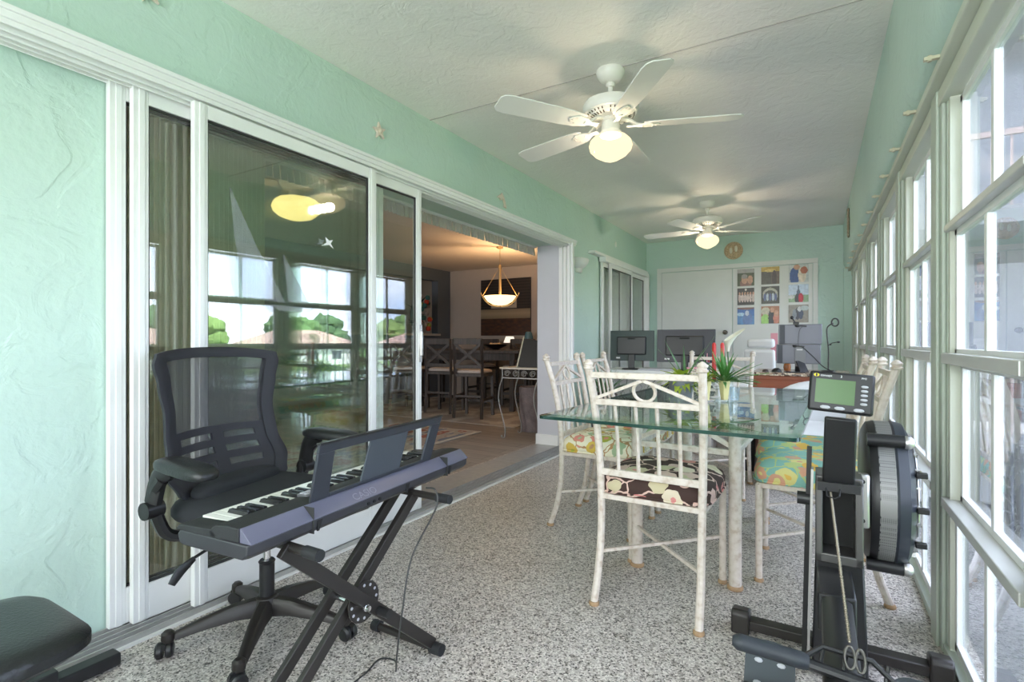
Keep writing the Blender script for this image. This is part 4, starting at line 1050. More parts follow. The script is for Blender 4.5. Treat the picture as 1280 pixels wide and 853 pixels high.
b = MB(); b.box((-.07, -.09, .355), (.07, .08, .40)); mech = b.build('tilt_mechanism', BK, t, bevel=.01)
b = MB(); b.cyl((0, 0, .36), (0, 0, .26), .013, 14); b.build('gas_lift', CH, t)
b = MB(); b.cyl((0, 0, .10), (0, 0, .265), .026, 18); b.lathe([(.026, .255), (.029, .262), (.024, .268)], 18); b.build('column_sleeve', BK, t)
b = MB(); b.tube([(.06, -.02, .375), (.20, -.05, .365), (.26, -.06, .345)], .005, 8); b.tube([(.235, -.055, .352), (.275, -.065, .325), (.30, -.07, .29)], [.009, .017, .012], 8, flat=.5); b.build('tilt_lever', BK, mech)
for sx in (-1, 1):
    b = MB(); b.tube(smooth_pts([(sx * .10, -.10, .41), (sx * .25, -.13, .42), (sx * .295, -.14, .48), (sx * .315, -.13, .575), (sx * .315, -.09, .63)], 6), [.016] * 30 if False else .019, 8, flat=1.4); b.cyl((sx * .292, -.135, .525), (sx * .345, -.135, .525), .028, 14); ar = b.build('arm_support', BK, t)
    b = MB(); b.tube(smooth_pts([(sx * .315, -.135, .55), (sx * .312, -.11, .625), (sx * .308, -.06, .66)], 5), .022, 8, flat=1.5); b.build('arm_bracket', BK, ar)
    b = MB(); b.pillow(.095, .27, .655, .692, 3.2); p_ = b.build('arm_pad', BKs, ar); p_.location = (sx * .308, -.02, 0); p_.rotation_euler = (R(-3), 0, -sx * .10)
def star_arm(i):
    a = R(23 + 72 * i) + R(83); ca, sa = math.cos(a), math.sin(a)
    b = MB(); P = [(0.018, .105, .030, .030), (.10, .105, .026, .024), (.20, .088, .020, .018), (.28, .068, .016, .012)]
    rings = [[Vector((r * ca - q * w_ * sa, r * sa + q * w_ * ca, z + k * h_)) for q, k in ((-1, -1), (-.9, .4), (-.5, .95), (.5, .95), (.9, .4), (1, -1))] for r, z, w_, h_ in P]
    b.rings(rings)
    arm = b.build('base_arm', BKi, t, angle=50)
    cx, cy = .31 * ca, .31 * sa; rz = a + R(70 + 35 * i)
    b = MB(Matrix.Translation((.300 * ca, .300 * sa, 0))); b.lathe([(.018, .052), (.021, .062), (.020, .080), (.012, .088), (.001, .089)], 14); b.build('socket', BKi, arm)
    b = MB(Matrix.Translation((cx, cy, 0)) @ Matrix.Rotation(rz, 4, 'Z'))
    for sx in (-1, 1): b.lathe([(.001, sx * .004), (.022, sx * .004), (.026, sx * .008), (.026, sx * .020), (.020, sx * .026), (.001, sx * .027)], 18, (0, 0, .0262), 'x')
    b.prism([(-.018 + .0, .03), (-.020, .052), (.0, .062), (.022, .052), (.026, .03)], -.006, .006, lambda u, v, d: (d, u, v))
    b.build('caster', BK, arm)
b = MB(); b.lathe([(.032, .075), (.042, .085), (.045, .115), (.036, .135), (.027, .14)], 20); b.build('base_hub', BKi, t)
for i in range(5): star_arm(i)

# ================================================================== KEYBOARD ON ITS STAND   (local y = length, +x = rear side)
t = thing('digital_piano', 'black 61-key electronic keyboard with music rest standing on the X stand', 'keyboard', (-1.21, 1.17, .566), R(5.2)); t.scale = (.87, 1, 1)
KL = .485
prof = [(-.215, .012), (-.225, .030), (-.215, .044), (-.195, .048), (-.070, .050), (-.062, .062), (.0, .068), (.048, .066), (.085, .036), (.080, .006), (.062, -.010), (-.195, -.010)]
b = MB()
prof_lo = [(-.215, .000), (-.225, .022), (-.212, .034), (.082, .034), (.080, .010), (.060, -.004), (-.195, -.004)]
def endcut(poly, y):  return [(u, v) for u, v in poly]
ys = [(-KL, .93), (-KL + .018, 1.0), (KL - .018, 1.0), (KL, .93)]
b.rings([[Vector((u * k, y, .02 + (v - .02) * k)) for u, v in prof_lo] for y, k in ys]); b.build('lower_case', GR, t, bevel=.003)
# end blocks + control deck
b = MB()
for y0, y1 in ((-KL + .001, -KL + .058), (KL - .058, KL - .001)):
    b.prism([(-.222, .032), (-.205, .046), (-.065, .052), (-.03, .032)], y0, y1, lambda u, v, d: (u, d, v))
b.prism([(-.075, .034), (-.072, .050), (-.055, .062), (.0, .068), (.042, .067), (.042, .034)], -KL + .001, KL - .001, lambda u, v, d: (u, d, v))
b.box((-.222, -KL + .058, .032), (-.212, KL - .058, .040))
b.build('control_deck', BKm, t, bevel=.002)
b = MB(); b.prism([(.042, .034), (.042, .067), (.046, .0665), (.086, .036), (.084, .034)], -KL + .004, KL - .004, lambda u, v, d: (u, d, v)); rp = b.build('rear_bevel', LV, t, bevel=.002)
for y in (-.30, .33):
    b = MB(); b.box((.040, y - .0008, .0), (.0872, y + .0008, .0672)); b.build('seam', DKh, t)
PB = pm('port_black', (.004, .004, .005), .6)
for y in (-.285, .09, .345): b = MB(); b.prism([(0, .030), (.018, .030), (.006, .002), (0, .002)], .079, .0835, (lambda Y: lambda u, v, d: (d, Y + u, v))(y)); b.build('case_recess', PB, t)
for y in (-.09, -.065, -.04): b = MB(); b.cyl((.078, y, .018), (.0845, y, .018), .005, 10); b.build('port', PB, t)
f = font('lettering', 'CASIO', .034, pm('faint_silver_print', (.19, .19, .25), .3), t, (.0712, -.13, .0362), (0, 0, 0), .0003)
f.matrix_local = Matrix.Translation((.0805, -.145, .0415)) @ Matrix(((0, -.795, .606, 0), (1, 0, 0, 0), (0, .606, .795, 0), (0, 0, 0, 1)))
# keys: 36 white, 25 black; high notes at the -y end (local), which is nearest the camera
nk = 36; y_a, y_b = -KL + .060, KL - .060; kw = (y_b - y_a) / nk
wk = None
for i in range(nk):
    if wk is None:
        b = MB(); b.box((-.205, -kw / 2 + .0005, .036), (-.074, kw / 2 - .0005, .0495)); wk = b.build('white_key', IVK, t, bevel=.0012); wk.location = (0, y_a + kw * .5, 0)
    else:
        c = wk.copy(); C.objects.link(c); c.location = (0, y_a + kw * (i + .5), 0)
bk = None
seq = 'CBAGFED'
for i in range(1, nk):
    lo_n = seq[i % 7]; # the key on the +y side of boundary i is seq[i%7]; its sharp sits between it and the previous (higher) one
    if lo_n in 'BE': continue
    y = y_a + kw * i
    if bk is None:
        b = MB(); rings = []
        w2 = kw * .27
        b.rings([[Vector((x, q * ww, z)) for q, z in ((-1, .049), (1, .049), (.82, zt_), (-.82, zt_))] for x, ww, zt_ in ((-.162, w2, .0505), (-.155, w2, .0595), (-.074, w2, .0605))])
        bk = b.build('black_key', DKK, t, bevel=.0008); bk.location = (0, y, 0)
    else:
        c = bk.copy(); C.objects.link(c); c.location = (0, y, 0)
# control panel with buttons
b = MB(); b.box((-.066, -.235, .060), (-.020, -.150, .0685)); pn = b.build('control_panel', pm('panel_grey', (.12, .12, .13), .35), t, bevel=.002)
for i in range(8):
    b = MB(); b.box((-.060 + .018 * (i % 2), -.230 + .020 * (i // 2), .0685), (-.048 + .018 * (i % 2), -.217 + .020 * (i // 2), .0705)); b.build('button', GRL, pn)
# music rest: frame with two openings
def rest(u, v, d):  # u along y, v up the slope
    return (.038 + v * .30 + d, u, .066 + v * .955)
y0, y1, H_ = -.275, .275, .165
def trap(u, v): return (u * (1 - .0 * v), v)
b = MB()
def quad(a): b.prism(a, -.0055, .0055, rest)
quad([(y0 - .0, 0), (y0 + .062, 0), (y0 + .050, .14), (y0 + .012 - .02, .14)])
quad([(y1 - .055, 0), (y1, 0), (y1 + .010, .14), (y1 - .045, .14)])
quad([(y0 - .008, .14), (y1 + .010, .14), (y1 + .012, H_), (y0 - .010, H_)])
quad([(y0 + .062, 0), (y1 - .055, 0), (y1 - .055, .012), (y0 + .062, .012)])
mr = b.build('music_rest', pm('slate_plastic', (.030, .034, .045), .45), t, bevel=.002)
b = MB(); b.prism([(-.085, .012), (.095, .012), (.100, .14), (-.080, .14)], -.003, .003, rest); b.build('rest_panel', pm('slate_grey_panel', (.060, .070, .085), .45), mr)
b = MB(); b.prism([(y0 - .010, H_), (y1 + .012, H_), (y1 + .012, H_ + .006), (y0 - .010, H_ + .006)], -.010, .008, rest); b.build('top_lip', BK, mr)

t = thing('keyboard_stand', 'black adjustable X stand with double braces under the keyboard', 'stand', (0, 0, 0))
xs = -1.125
b = MB(); b.bar((xs, .80, .548), (xs, 1.372, .032), .018, .036, (0, 1, 1)); sb = b.build('single_brace', BKi, t, bevel=.002)
for x in (-1.165, -1.245):
    b = MB(); b.bar((x, 1.325, .545), (x, .745, .032), .018, .034, (0, 1, 1)); b.build('double_brace', BKi, t, bevel=.002)
b = MB(); b.cyl((-1.265, 1.06, .295), (-1.10, 1.06, .295), .008, 12); b.lathe([(.010, 0), (.010, .006), (.001, .008)], 12, (-1.115, 1.06, .295), 'x'); b.build('pivot_bolt', CH, t)
b = MB(); b.cyl((-1.14, 1.075, .30), (-1.136, 1.075, .30), .058, 24); pl = b.build('locking_disc', BKi, t)
for i in range(12):
    a = 2 * PI * i / 12; b = MB(); b.cyl((-1.1358, 1.075 + .047 * math.cos(a), .30 + .047 * math.sin(a)), (-1.1350, 1.075 + .047 * math.cos(a), .30 + .047 * math.sin(a)), .0045, 8); b.build('index_hole', GRL, pl)
b = MB(); b.cyl((-1.115, 1.115, .262), (-1.075, 1.115, .262), .014, 14); b.build('locking_knob', BK, t)
for y in (.82, 1.322):
    b = MB(); b.cyl((-1.42, y, .551), (-1.06, y, .551), .0115, 14); s_ = b.build('support_bar', BKi, t)
    for xa, xb in ((-1.065, -1.012), (-1.42, -1.385)): b = MB(); b.cyl((xa, y, .551), (xb, y, .551), .0145, 16); b.build('rubber_cap', BKm, s_)
for y in (.745, 1.372):
    b = MB(); b.cyl((-1.39, y, .020), (-1.125, y, .020), .013, 14); s_ = b.build('foot_bar', BKi, t)
    for xa, xb in ((-1.13, -1.085), (-1.40, -1.37)): b = MB(); b.cyl((xa, y, .020), (xb, y, .020), .0195, 16); b.build('rubber_cap', BKm, s_)
b = MB(); b.tube(smooth_pts([(-1.068, 1.27, .594), (-1.035, 1.275, .590), (-1.02, 1.26, .54), (-1.03, 1.16, .42), (-1.03, 1.12, .28), (-1.06, 1.13, .14), (-1.13, 1.2, .03), (-1.20, 1.27, .0035), (-1.25, 1.25, .0035), (-1.235, 1.165, .0035), (-1.24, 1.05, .0035), (-1.30, .9, .0035), (-1.33, .7, .0035)], 8), .0028, 6)
tag(b.build('power_cord', pm('dark_cord', (.03, .03, .03), .5)), 'thin black power cord hanging from the keyboard down to the floor', 'cord')

# ================================================================== WEIGHT BENCH (lower left)
t = thing('weight_bench', 'black vinyl padded weight bench in the lower left corner by the mint wall', 'bench', (-1.60, .0, 0))
b = MB(); b.pillow(.42, 1.10, .365, .43, 7, side=.5); p_ = b.build('bench_pad', BKs, t); p_.location = (.02, -.015, 0)
b = MB(); b.box((-.03, -.50, .30), (.03, .42, .345)); b.build('pad_rail', BK, t, bevel=.004)
b = MB(); b.box((-.13, .30, .345), (.17, .36, .368)); b.box((-.13, -.4, .345), (.17, -.34, .368)); b.build('pad_bracket', BK, t)
b = MB(); b.bar((-.0, .10, .31), (-.0, -.1, .03), .05, .05, (1, 0, 0)); b.build('upright', BK, t)
b = MB(); b.box((-.40, .20, .01), (-.05, .26, .05)); b.box((-.05, -.15, .01), (.05, .26, .05)); b.build('cross_bar', BK, t, bevel=.004)
b = MB(); b.box((-.405, -.05, .006), (-.350, .80, .046)); b.build('stabilizer_bar', BK, t, bevel=.006)
b = MB(); b.box((-.412, .555, .004), (-.343, .635, .078)); b.cyl((-.35, .595, .045), (-.325, .595, .045), .012, 12); b.build('adjuster_block', BK, t, bevel=.005)

# ================================================================== ROWING MACHINE (points away from the camera, +y = front)
t = thing('rowing_machine', 'black and silver air rowing machine with green display beside the windows', 'rowing machine', (.045, 1.90, 0))
b = MB()
b.box((-.29, .135, .015), (.285, .185, .050)); fb = b.build('front_foot_bar', BKi, t, bevel=.004)
for sx in (-1, 1):
    b = MB(); x = sx * .285
    b.prism([(-.04, 0), (.04, 0), (.04, .05), (.028, .075), (-.028, .085), (-.04, .07)], x - .03, x + .03, lambda u, v, d: (d, .16 + u, v)); b.build('foot_cap', BKi, fb, bevel=.006)
# main front column: two side plates with an opening, leaning slightly
b = MB()
def colf(y): return lambda u, v, d: (u, y + d + (v - .0) * .02, v)
b.prism([(-.060, .03), (.090, .03), (.078, .38), (-.050, .38)], -.02, .12, colf(.0)); b.build('main_column', BK, t, bevel=.006)
b = MB()
for u0, u1, v0, v1 in ((-.050, -.030, .37, .63), (.054, .076, .37, .63), (-.050, .076, .37, .40), (-.050, .076, .615, .64)): b.prism([(u0, v0), (u1, v0), (u1, v1), (u0, v1)], -.03, .09, colf(.0))
b.build('silver_side_frame', pm('dull_aluminium', (.13, .125, .12), .35, .7), t, bevel=.004)
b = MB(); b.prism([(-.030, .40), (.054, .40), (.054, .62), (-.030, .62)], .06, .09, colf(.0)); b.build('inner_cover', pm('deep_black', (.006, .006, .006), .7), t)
b = MB(); b.bar((-.058, -.02, .66), (-.070, .0, .02), .007, .035, (0, 1, 0)); b.build('side_strut', SV, t)
b = MB(); b.bar((-.066, .0, .72), (-.082, .02, .02), .014, .05, (0, 1, 0)); b.cyl((-.10, -.01, .56), (-.06, -.01, .56), .020, 14); b.build('rear_strut', BK, t)
# flywheel cage
fx0, fx1, fy, fz, fr_ = .090, .224, .30, .54, .240
FM = Matrix.Translation((0, fy, fz))
b = MB(FM); b.lathe([(.001, fx0), (fr_ - .03, fx0), (fr_ - .006, fx0 + .012), (fr_, fx0 + .03), (fr_, fx0 + .036)], 56, axis='x'); cg = b.build('flywheel_cage_left', BK, t)
b = MB(FM); b.lathe([(fr_ - .004, fx0 + .034), (fr_, fx0 + .034), (fr_, fx1 - .055), (fr_ - .004, fx1 - .055)], 72, axis='x', cap=False)
def perf():
    m, n, l, bs = nt('perforated_steel')
    tc = n.new('ShaderNodeTexCoord'); v = n.new('ShaderNodeTexVoronoi'); v.inputs['Scale'].default_value = 190; v.inputs['Randomness'].default_value = 0
    r = ramp(n, [(.25, (.08, .08, .08)), (.38, (.27, .265, .255))]); l.new(tc.outputs['Object'], v.inputs['Vector']); l.new(v.outputs['Distance'], r.inputs[0]); l.new(r.outputs[0], bs.inputs['Base Color'])
    bs.inputs['Metallic'].default_value = .5; bs.inputs['Roughness'].default_value = .45
    return m
b.build('perforated_rim', perf(), t)
b = MB(FM); b.lathe([(fr_, fx1 - .057), (fr_ + .003, fx1 - .05), (fr_ - .004, fx1 - .022), (fr_ - .03, fx1 - .008), (fr_ - .06, fx1)], 56, axis='x', cap=False); b.lathe([(.001, fx1 + .004), (.07, fx1 + .004), (.075, fx1)], 32, axis='x')
b.build('flywheel_cage_right', pm('blue_black_plastic', (.025, .030, .040), .4), t)
b = MB(FM)
for i in range(22):
    a = 2 * PI * i / 22; b.bar((fx1 + .001, .074 * math.cos(a), .074 * math.sin(a)), (fx1 + .001, .205 * math.cos(a + .25), .205 * math.sin(a + .25)), .005, .012, (1, 0, 0))
for r_ in (.11, .15, .19): b.tube([(fx1 + .001, r_ * math.cos(2 * PI * i / 40), r_ * math.sin(2 * PI * i / 40)) for i in range(40)], .003, 6, closed=True)
b.build('side_grille', SV, t)
b = MB(FM); b.lathe([(.001, fx0 + .03), (.19, fx0 + .03), (.19, fx1 - .04), (.001, fx1 - .04)], 32, axis='x'); b.build('flywheel', pm('flywheel_steel', (.30, .30, .28), .4, .8), t)
for a in (128, 238):
    ca, sa = math.cos(R(a)), math.sin(R(a)); b = MB(FM)
    b.tube([(fx0 + .005, (fr_ + .012) * ca, (fr_ + .012) * sa), (fx1 - .03, (fr_ + .012) * ca, (fr_ + .012) * sa)], .021, 12); cl = b.build('rim_clamp', BK, t)
    b = MB(FM); b.ell((fx1 - .022, (fr_ + .010) * ca, (fr_ + .010) * sa), (.020, .020, .022), 12, 8); b.build('clamp_knob', SV, cl)
b = MB(FM); b.box((fx0 - .03, -fr_ - .004, -.07), (fx0 + .008, -fr_ + .03, .10)); mp_ = b.build('mount_plate', SV, t, bevel=.008)
for z in (-.045, .078):
    b = MB(FM); b.cyl((fx0 - .012, -fr_ - .007, z), (fx0 - .012, -fr_ - .002, z), .007, 10); b.build('bolt', BK, mp_)
# damper knobs on the far side
for a in (150, 180, 215): b = MB(FM); b.cbox((fx1 + .010, .205 * math.cos(R(a)), .205 * math.sin(R(a))), (.03, .018, .018)); b.build('cage_clip', BK, t, bevel=.003)
# footboards and seat rail toward and beyond the camera
b = MB(); b.prism([(-.035, .30), (-.035, .37), (-.014, .38), (.014, .38), (.035, .37), (.035, .30)], -2.15, -.28, lambda u, v, d: (u, d, v - (d + .28) * .0)); b.build('seat_rail', BK, t, bevel=.003)
b = MB(); b.bar((0, -.28, .33), (0, .03, .30), .09, .10); b.build('rail_bracket', BK, t, bevel=.006)
b = MB(); b.bar((0, -1.95, .30), (0, -2.02, .03), .04, .05, (1, 0, 0)); b.box((-.25, -2.05, .0), (.25, -1.99, .04)); b.build('rear_leg', BKi, t)
b = MB(Matrix.Translation((0, -1.75, .42))); b.pillow(.32, .24, 0, .045, 4); b.box((-.05, -.1, -.045), (.05, .1, 0)); b.build('sliding_seat', BKs, t)
for sx in (-1, 1):
    m_ = Matrix.Translation((sx * .145, -.55, .19)) @ Matrix.Rotation(R(48), 4, 'X')
    b = MB(m_); b.prism([(p[0], p[1]) for p in rrect(.11, .30, .045, 6)], -.008, .008, lambda u, v, d: (u, v, d)); fp = b.build('foot_plate', pm('slate_grey_rubber', (.045, .055, .065), .5), t)
    b = MB(m_)
    for i in range(5):
        for s2 in (-1, 1): b = MB(m_); b.ell((s2 * .025, -.10 + .05 * i, .009), (.010, .006, .003), 8, 6); b.build('adjustment_slot', GRL, fp)
    b = MB(m_); b.tube([(-.062, .02, 0), (-.05, .02, .05), (0, .02, .065), (.05, .02, .05), (.062, .02, 0)], .006, 6, flat=3); b.build('foot_strap', BK, fp)
b = MB(); b.bar((-.18, -.545, .20), (.18, -.545, .20), .02, .02); b.build('foot_cross_bar', BKi, t)
# handle resting in its catch
HZ, HY = .398, -.67
b = MB(); b.tube(smooth_pts([(-.075, HY, HZ - .003), (-.12, HY + .005, HZ), (-.185, HY + .0, HZ + .012), (-.205, HY, HZ + .014)], 5), [.016] * 15 + [.012], 12); 
b = MB(); b.tube(smooth_pts([(-.205, HY - .01, HZ + .006), (-.14, HY, HZ), (-.06, HY + .006, HZ - .006)], 6), [.010] + [.0175] * 11 + [.015], 12); hd = b.build('handle_grip', pm('slate_rubber_grip', (.020, .025, .032), .5), t)
b = MB(); b.tube(smooth_pts([(.205, HY - .01, HZ - .05), (.14, HY, HZ - .04), (.09, HY + .006, HZ - .022)], 6), [.010] + [.0175] * 11 + [.015], 12); b.build('handle_grip', pm('blue_slate_grip', (.025, .05, .09), .5), t)
b = MB(); b.tube([(-.07, HY + .006, HZ - .008), (.10, HY + .006, HZ - .024)], .0115, 10); b.tube([(-.07, HY + .008, HZ + .002), (-.035, HY + .03, HZ + .022), (.05, HY + .03, HZ + .018), (.10, HY + .008, HZ - .016)], .006, 8)
for x in (-.04, .0, .035, .07): b.tube([(x, HY + .008, HZ - .01 - .1 * x), (x + .006, HY + .03, HZ + .018 - .02 * x)], .004, 6)
b.build('handle_bridge', BK, t)
b = MB(); b.tube([(.012 + .009 * math.cos(a), HY + .018 + .012 * math.sin(a), HZ + .02 + .017 * math.sin(a)) for a in [2 * PI * i / 18 for i in range(18)]], .003, 8, closed=True, up=(1, 0, 0)); b.tube([(.030 + .008 * math.cos(a), HY + .018 + .012 * math.sin(a), HZ + .018 + .017 * math.sin(a)) for a in [2 * PI * i / 18 for i in range(18)]], .003, 8, closed=True, up=(1, 0, 0)); b.build('shackle', pm('dark_steel', (.16, .15, .14), .3, .9), t)
b = MB(); p0, p1 = Vector((.012, HY + .03, HZ + .045)), Vector((-.010, -.045, .60))
N_ = 110
for i in range(N_):
    p = p0.lerp(p1, (i + .5) / N_); b.ell(p, (.0042 if i % 2 else .0030, .0035, .0038), 6, 4)
b.build('chain', pm('nickel_chain', (.26, .23, .18), .35, .9), t)
# monitor arm and performance monitor
b = MB(); b.prism([(-.032, .625), (.052, .625), (.056, .83), (-.026, .835)], -.055, -.025, lambda u, v, d: (u, d + (v - .62) * -.25 - .0, v)); b.build('monitor_arm', BK, t, bevel=.006)
b = MB(); b.box((-.045, -.07, .605), (.066, .0, .632)); b.tube([(-.022, -.07, .615), (-.02, -.085, .595), (.0, -.088, .59), (.012, -.085, .597), (.014, -.07, .615)], .0025, 6); b.build('arm_hinge', BK, t, bevel=.005)
MM = Matrix.Translation((.014, -.125, .910)) @ Matrix.Scale(.86, 4) @ Matrix.Rotation(R(4), 4, 'Y') @ Matrix.Rotation(R(-10), 4, 'X')
b = MB(MM); b.box((-.094, 0, -.068), (.094, .035, .068)); mb = b.build('display_housing', BK, t, bevel=.007)
b = MB(MM); b.box((-.074, -.0012, -.040), (.040, .001, .042)); b.build('green_display', LCD, mb)
bt = None
for i in range(5):
    b = MB(MM); b.ell((.066, -.0005, .026 - i * .0145), (.0105, .004, .0048), 14, 6); b.build('button', GRL, mb)
for x in (-.042, .0, .054):
    b = MB(MM); b.ell((x, -.0005, -.054), (.0155, .004, .0065), 14, 6); b.build('button', GRL, mb)
yl = pm('yellow_print', (.75, .62, .02), .5)
b = MB(MM); b.prism([(.0085 * math.cos(a) - .074, .0055 * math.sin(a) + .054) for a in [2 * PI * i / 20 for i in range(20)]], -.0012, 0, lambda u, v, d: (u, d, v)); lg_ = b.build('logo', yl, mb)
b = MB(MM); b.prism([(.0028 * math.cos(a) - .074, .0052 * math.sin(a) + .054) for a in [2 * PI * i / 16 for i in range(16)]], -.0016, 0, lambda u, v, d: (u, d, v)); b.build('logo_centre', BK, lg_)
whp = pm('white_print', (.75, .75, .75), .5)
for body, x, z, sz in (('concept', -.062, .0508, .0105), ('2', -.004, .0508, .0105), ('PM3', .055, .0508, .0085)):
    f = font('lettering', body, sz, whp, mb, (0, 0, 0), (0, 0, 0), .0002)
    f.matrix_local = MM @ Matrix.Translation((x, -.0008, z)) @ Matrix.Rotation(R(90), 4, 'X')

# ================================================================== GLASS DECALS
xg = -2.092 + .0035
t = thing('sailboat_decal', 'tall etched white sailboat film on the big closed glass panel', 'decal', (xg, 0, 0))
def film(poly, nm):
    b = MB(); b.prism(poly, .0, .0008, lambda u, v, d: (d, u, v)); b.build(nm, M_decal, t, smooth=False)
film([(1.24, 1.70), (1.262, 1.50), (1.30, 1.245), (1.50, 1.235), (1.36, 1.47)], 'mainsail')
film([(1.49, 1.455), (1.515, 1.24), (1.63, 1.235)], 'jib')
film([(1.42, 1.222), (1.67, 1.218), (1.63, 1.195), (1.47, 1.198)], 'hull')
for k, (y, z, s_) in enumerate(((1.745, 1.55, 1.0), (1.70, 1.545, .8))):
    b = MB(); pts = [(-.06, -.03), (-.02, -.004), (-.03, .03), (.0, .012), (.03, .02), (.012, -.004), (.035, -.035), (0, -.015)]
    b.prism([(y + p[0] * s_ * .8, z + p[1] * s_ * .8) for p in pts], 0, .0008, lambda u, v, d: (xg + d, u, v))
    tag(b.build('seagull_decal', M_decal if k else pm('white_film', (.8, .8, .8), .5), smooth=False), ('bright white' if not k else 'faint etched') + ' seagull film on the big closed glass panel', 'decal')

# ================================================================== INTERIOR FURNITURE
def make_stool(loc, rz, label):
    t = thing('counter_stool', label, 'stool', loc, rz, 'dark wood cross-back counter stools')
    for sx in (-1, 1):
        b = MB(); b.tube(smooth_pts([(sx * .205, -.235, 0), (sx * .20, -.21, .30), (sx * .20, -.20, .62), (sx * .205, -.235, 1.08)], 5), .024, 4, up=(1, 1, 0)); b.build('back_post', M_darkwood, t)
        b = MB(); b.bar((sx * .20, .20, 0), (sx * .20, .19, .60), .038, .038, (0, 1, 0)); b.build('leg', M_darkwood, t)
        b = MB(); b.bar((sx * .20, -.20, .25), (sx * .20, .19, .25), .02, .035); b.build('side_stretcher', M_darkwood, t)
    b = MB(); b.bar((-.21, -.232, 1.045), (.21, -.232, 1.045), .028, .085); b.build('top_rail', M_darkwood, t, bevel=.004)
    b = MB(); b.bar((-.20, -.205, .70), (.20, -.205, .70), .024, .05); b.build('lower_rail', M_darkwood, t, bevel=.003)
    b = MB(); b.bar((-.19, -.208, .715), (.19, -.226, 1.01), .018, .038, (1, 0, 0)); b.build('cross_slat', M_darkwood, t)
    b = MB(); b.bar((.19, -.210, .715), (-.19, -.228, 1.01), .018, .038, (1, 0, 0)); b.build('cross_slat', M_darkwood, t)
    b = MB(); b.box((-.215, -.205, .565), (.215, .215, .61)); b.build('seat_frame', M_darkwood, t, bevel=.004)
    b = MB(); b.pillow(.43, .42, .61, .665, 5); o = b.build('seat_cushion', CREAM, t); o.location = (0, .01, 0)
    b = MB(); b.bar((-.20, .20, .20), (.20, .20, .20), .02, .04); b.build('footrest', M_darkwood, t)
    b = MB(); b.bar((-.20, -.21, .30), (.20, -.21, .30), .02, .03); b.build('rear_stretcher', M_darkwood, t)
    return t
st1 = make_stool((-4.12, 5.93, .0085), R(12), 'dark cross-back counter stool with cream seat, nearest the scroll console')
dup(st1, (-4.78, 6.12, .0085), R(10), 'dark cross-back counter stool with cream seat, middle of the near row')
dup(st1, (-5.45, 6.10, .0085), R(8), 'dark cross-back counter stool partly hidden by the open slider stile')
dup(st1, (-4.25, 7.38, .0085), R(190), 'dark cross-back counter stool on the far side of the dining table, right one')
dup(st1, (-5.0, 7.40, .0085), R(182), 'dark cross-back counter stool on the far side of the dining table, left one')
t = thing('counter_table', 'dark wood counter-height dining table behind the cross-back stools', 'table', (-4.75, 6.85, .0085), R(8))
b = MB(); b.box((-.95, -.46, .865), (.95, .46, .915)); b.build('table_top', M_darkwood, t, bevel=.006)
b = MB(); b.box((-.85, -.38, .76), (.85, .38, .865)); b.build('apron', M_darkwood, t)
for sx in (-1, 1):
    for sy in (-1, 1): b = MB(); b.bar((sx * .80, sy * .34, 0), (sx * .80, sy * .34, .76), .075, .075, (1, 0, 0)); b.build('leg', M_darkwood, t, bevel=.004)
t = thing('bowl', 'dark shallow bowl in the middle of the dark dining table', 'bowl', (-4.35, 6.85, .9245))
b = MB(); b.lathe([(.05, 0), (.06, .01), (.17, .06), (.19, .085), (.18, .085), (.15, .06), (.001, .02)], 24); b.build('bowl_body', BK, t)
for i in range(4):
    b = MB(); b.ell((.07 * math.cos(i * 1.7), .07 * math.sin(i * 1.7), .075), (.04, .04, .035), 12, 8); tag(b.build('decorative_ball', pm('tan_wicker_ball', (.40, .30, .20), .8, bump=.8, bscale=60)), 'tan wicker ball heaped in the dark shallow bowl', 'ball', 'wicker balls in the bowl').location = (-4.35, 6.85, .9245)
# pendant
t = thing('pendant_lamp', 'brass bowl pendant lamp hanging over the dark dining table', 'pendant lamp', (-3.94, 6.32, 2.42))
b = MB(); b.lathe([(.05, 0), (.05, -.02), (.01, -.035)], 20); b.build('ceiling_cup', BR, t)
b = MB()
b.tube([(0, 0, -.03), (0, 0, -.27)], .004, 8); b.build('hanging_chain', BR, t)
b = MB(); b.lathe([(.012, -.26), (.022, -.28), (.018, -.33), (.018, -.82), (.024, -.84), (.016, -.87), (.001, -.88)], 14); b.build('central_stem', BR, t)
M_pend = emis('lit_alabaster', (1.0, .66, .30), 1.5, (.7, .6, .4))
b = MB(); b.lathe([(.001, -.852), (.10, -.835), (.18, -.79), (.235, -.715), (.228, -.712), (.17, -.78), (.001, -.84)], 36); b.build('glass_bowl', M_pend, t)
for i in range(2):
    a = R(32 + 180 * i); ca, sa = math.cos(a), math.sin(a)
    b = MB(); b.tube(smooth_pts([(0, 0, -.868), (.12 * ca, .12 * sa, -.85), (.20 * ca, .20 * sa, -.795), (.255 * ca, .255 * sa, -.715), (.275 * ca, .275 * sa, -.66)], 6), .008, 8); b.build('curved_arm', BR, t)
    b = MB(); b.tube([(0.01 * ca, .01 * sa, -.30), (.25 * ca, .25 * sa, -.71)], .003, 6); b.build('support_rod', BR, t)
l = bpy.data.lights.new('pendant_bulb', 'POINT'); l.energy = 34; l.color = (1, .62, .32); l.shadow_soft_size = .04
o = bpy.data.objects.new('pendant_bulb', l); C.objects.link(o); o.parent = t; o.location = (.07, .07, -.755)
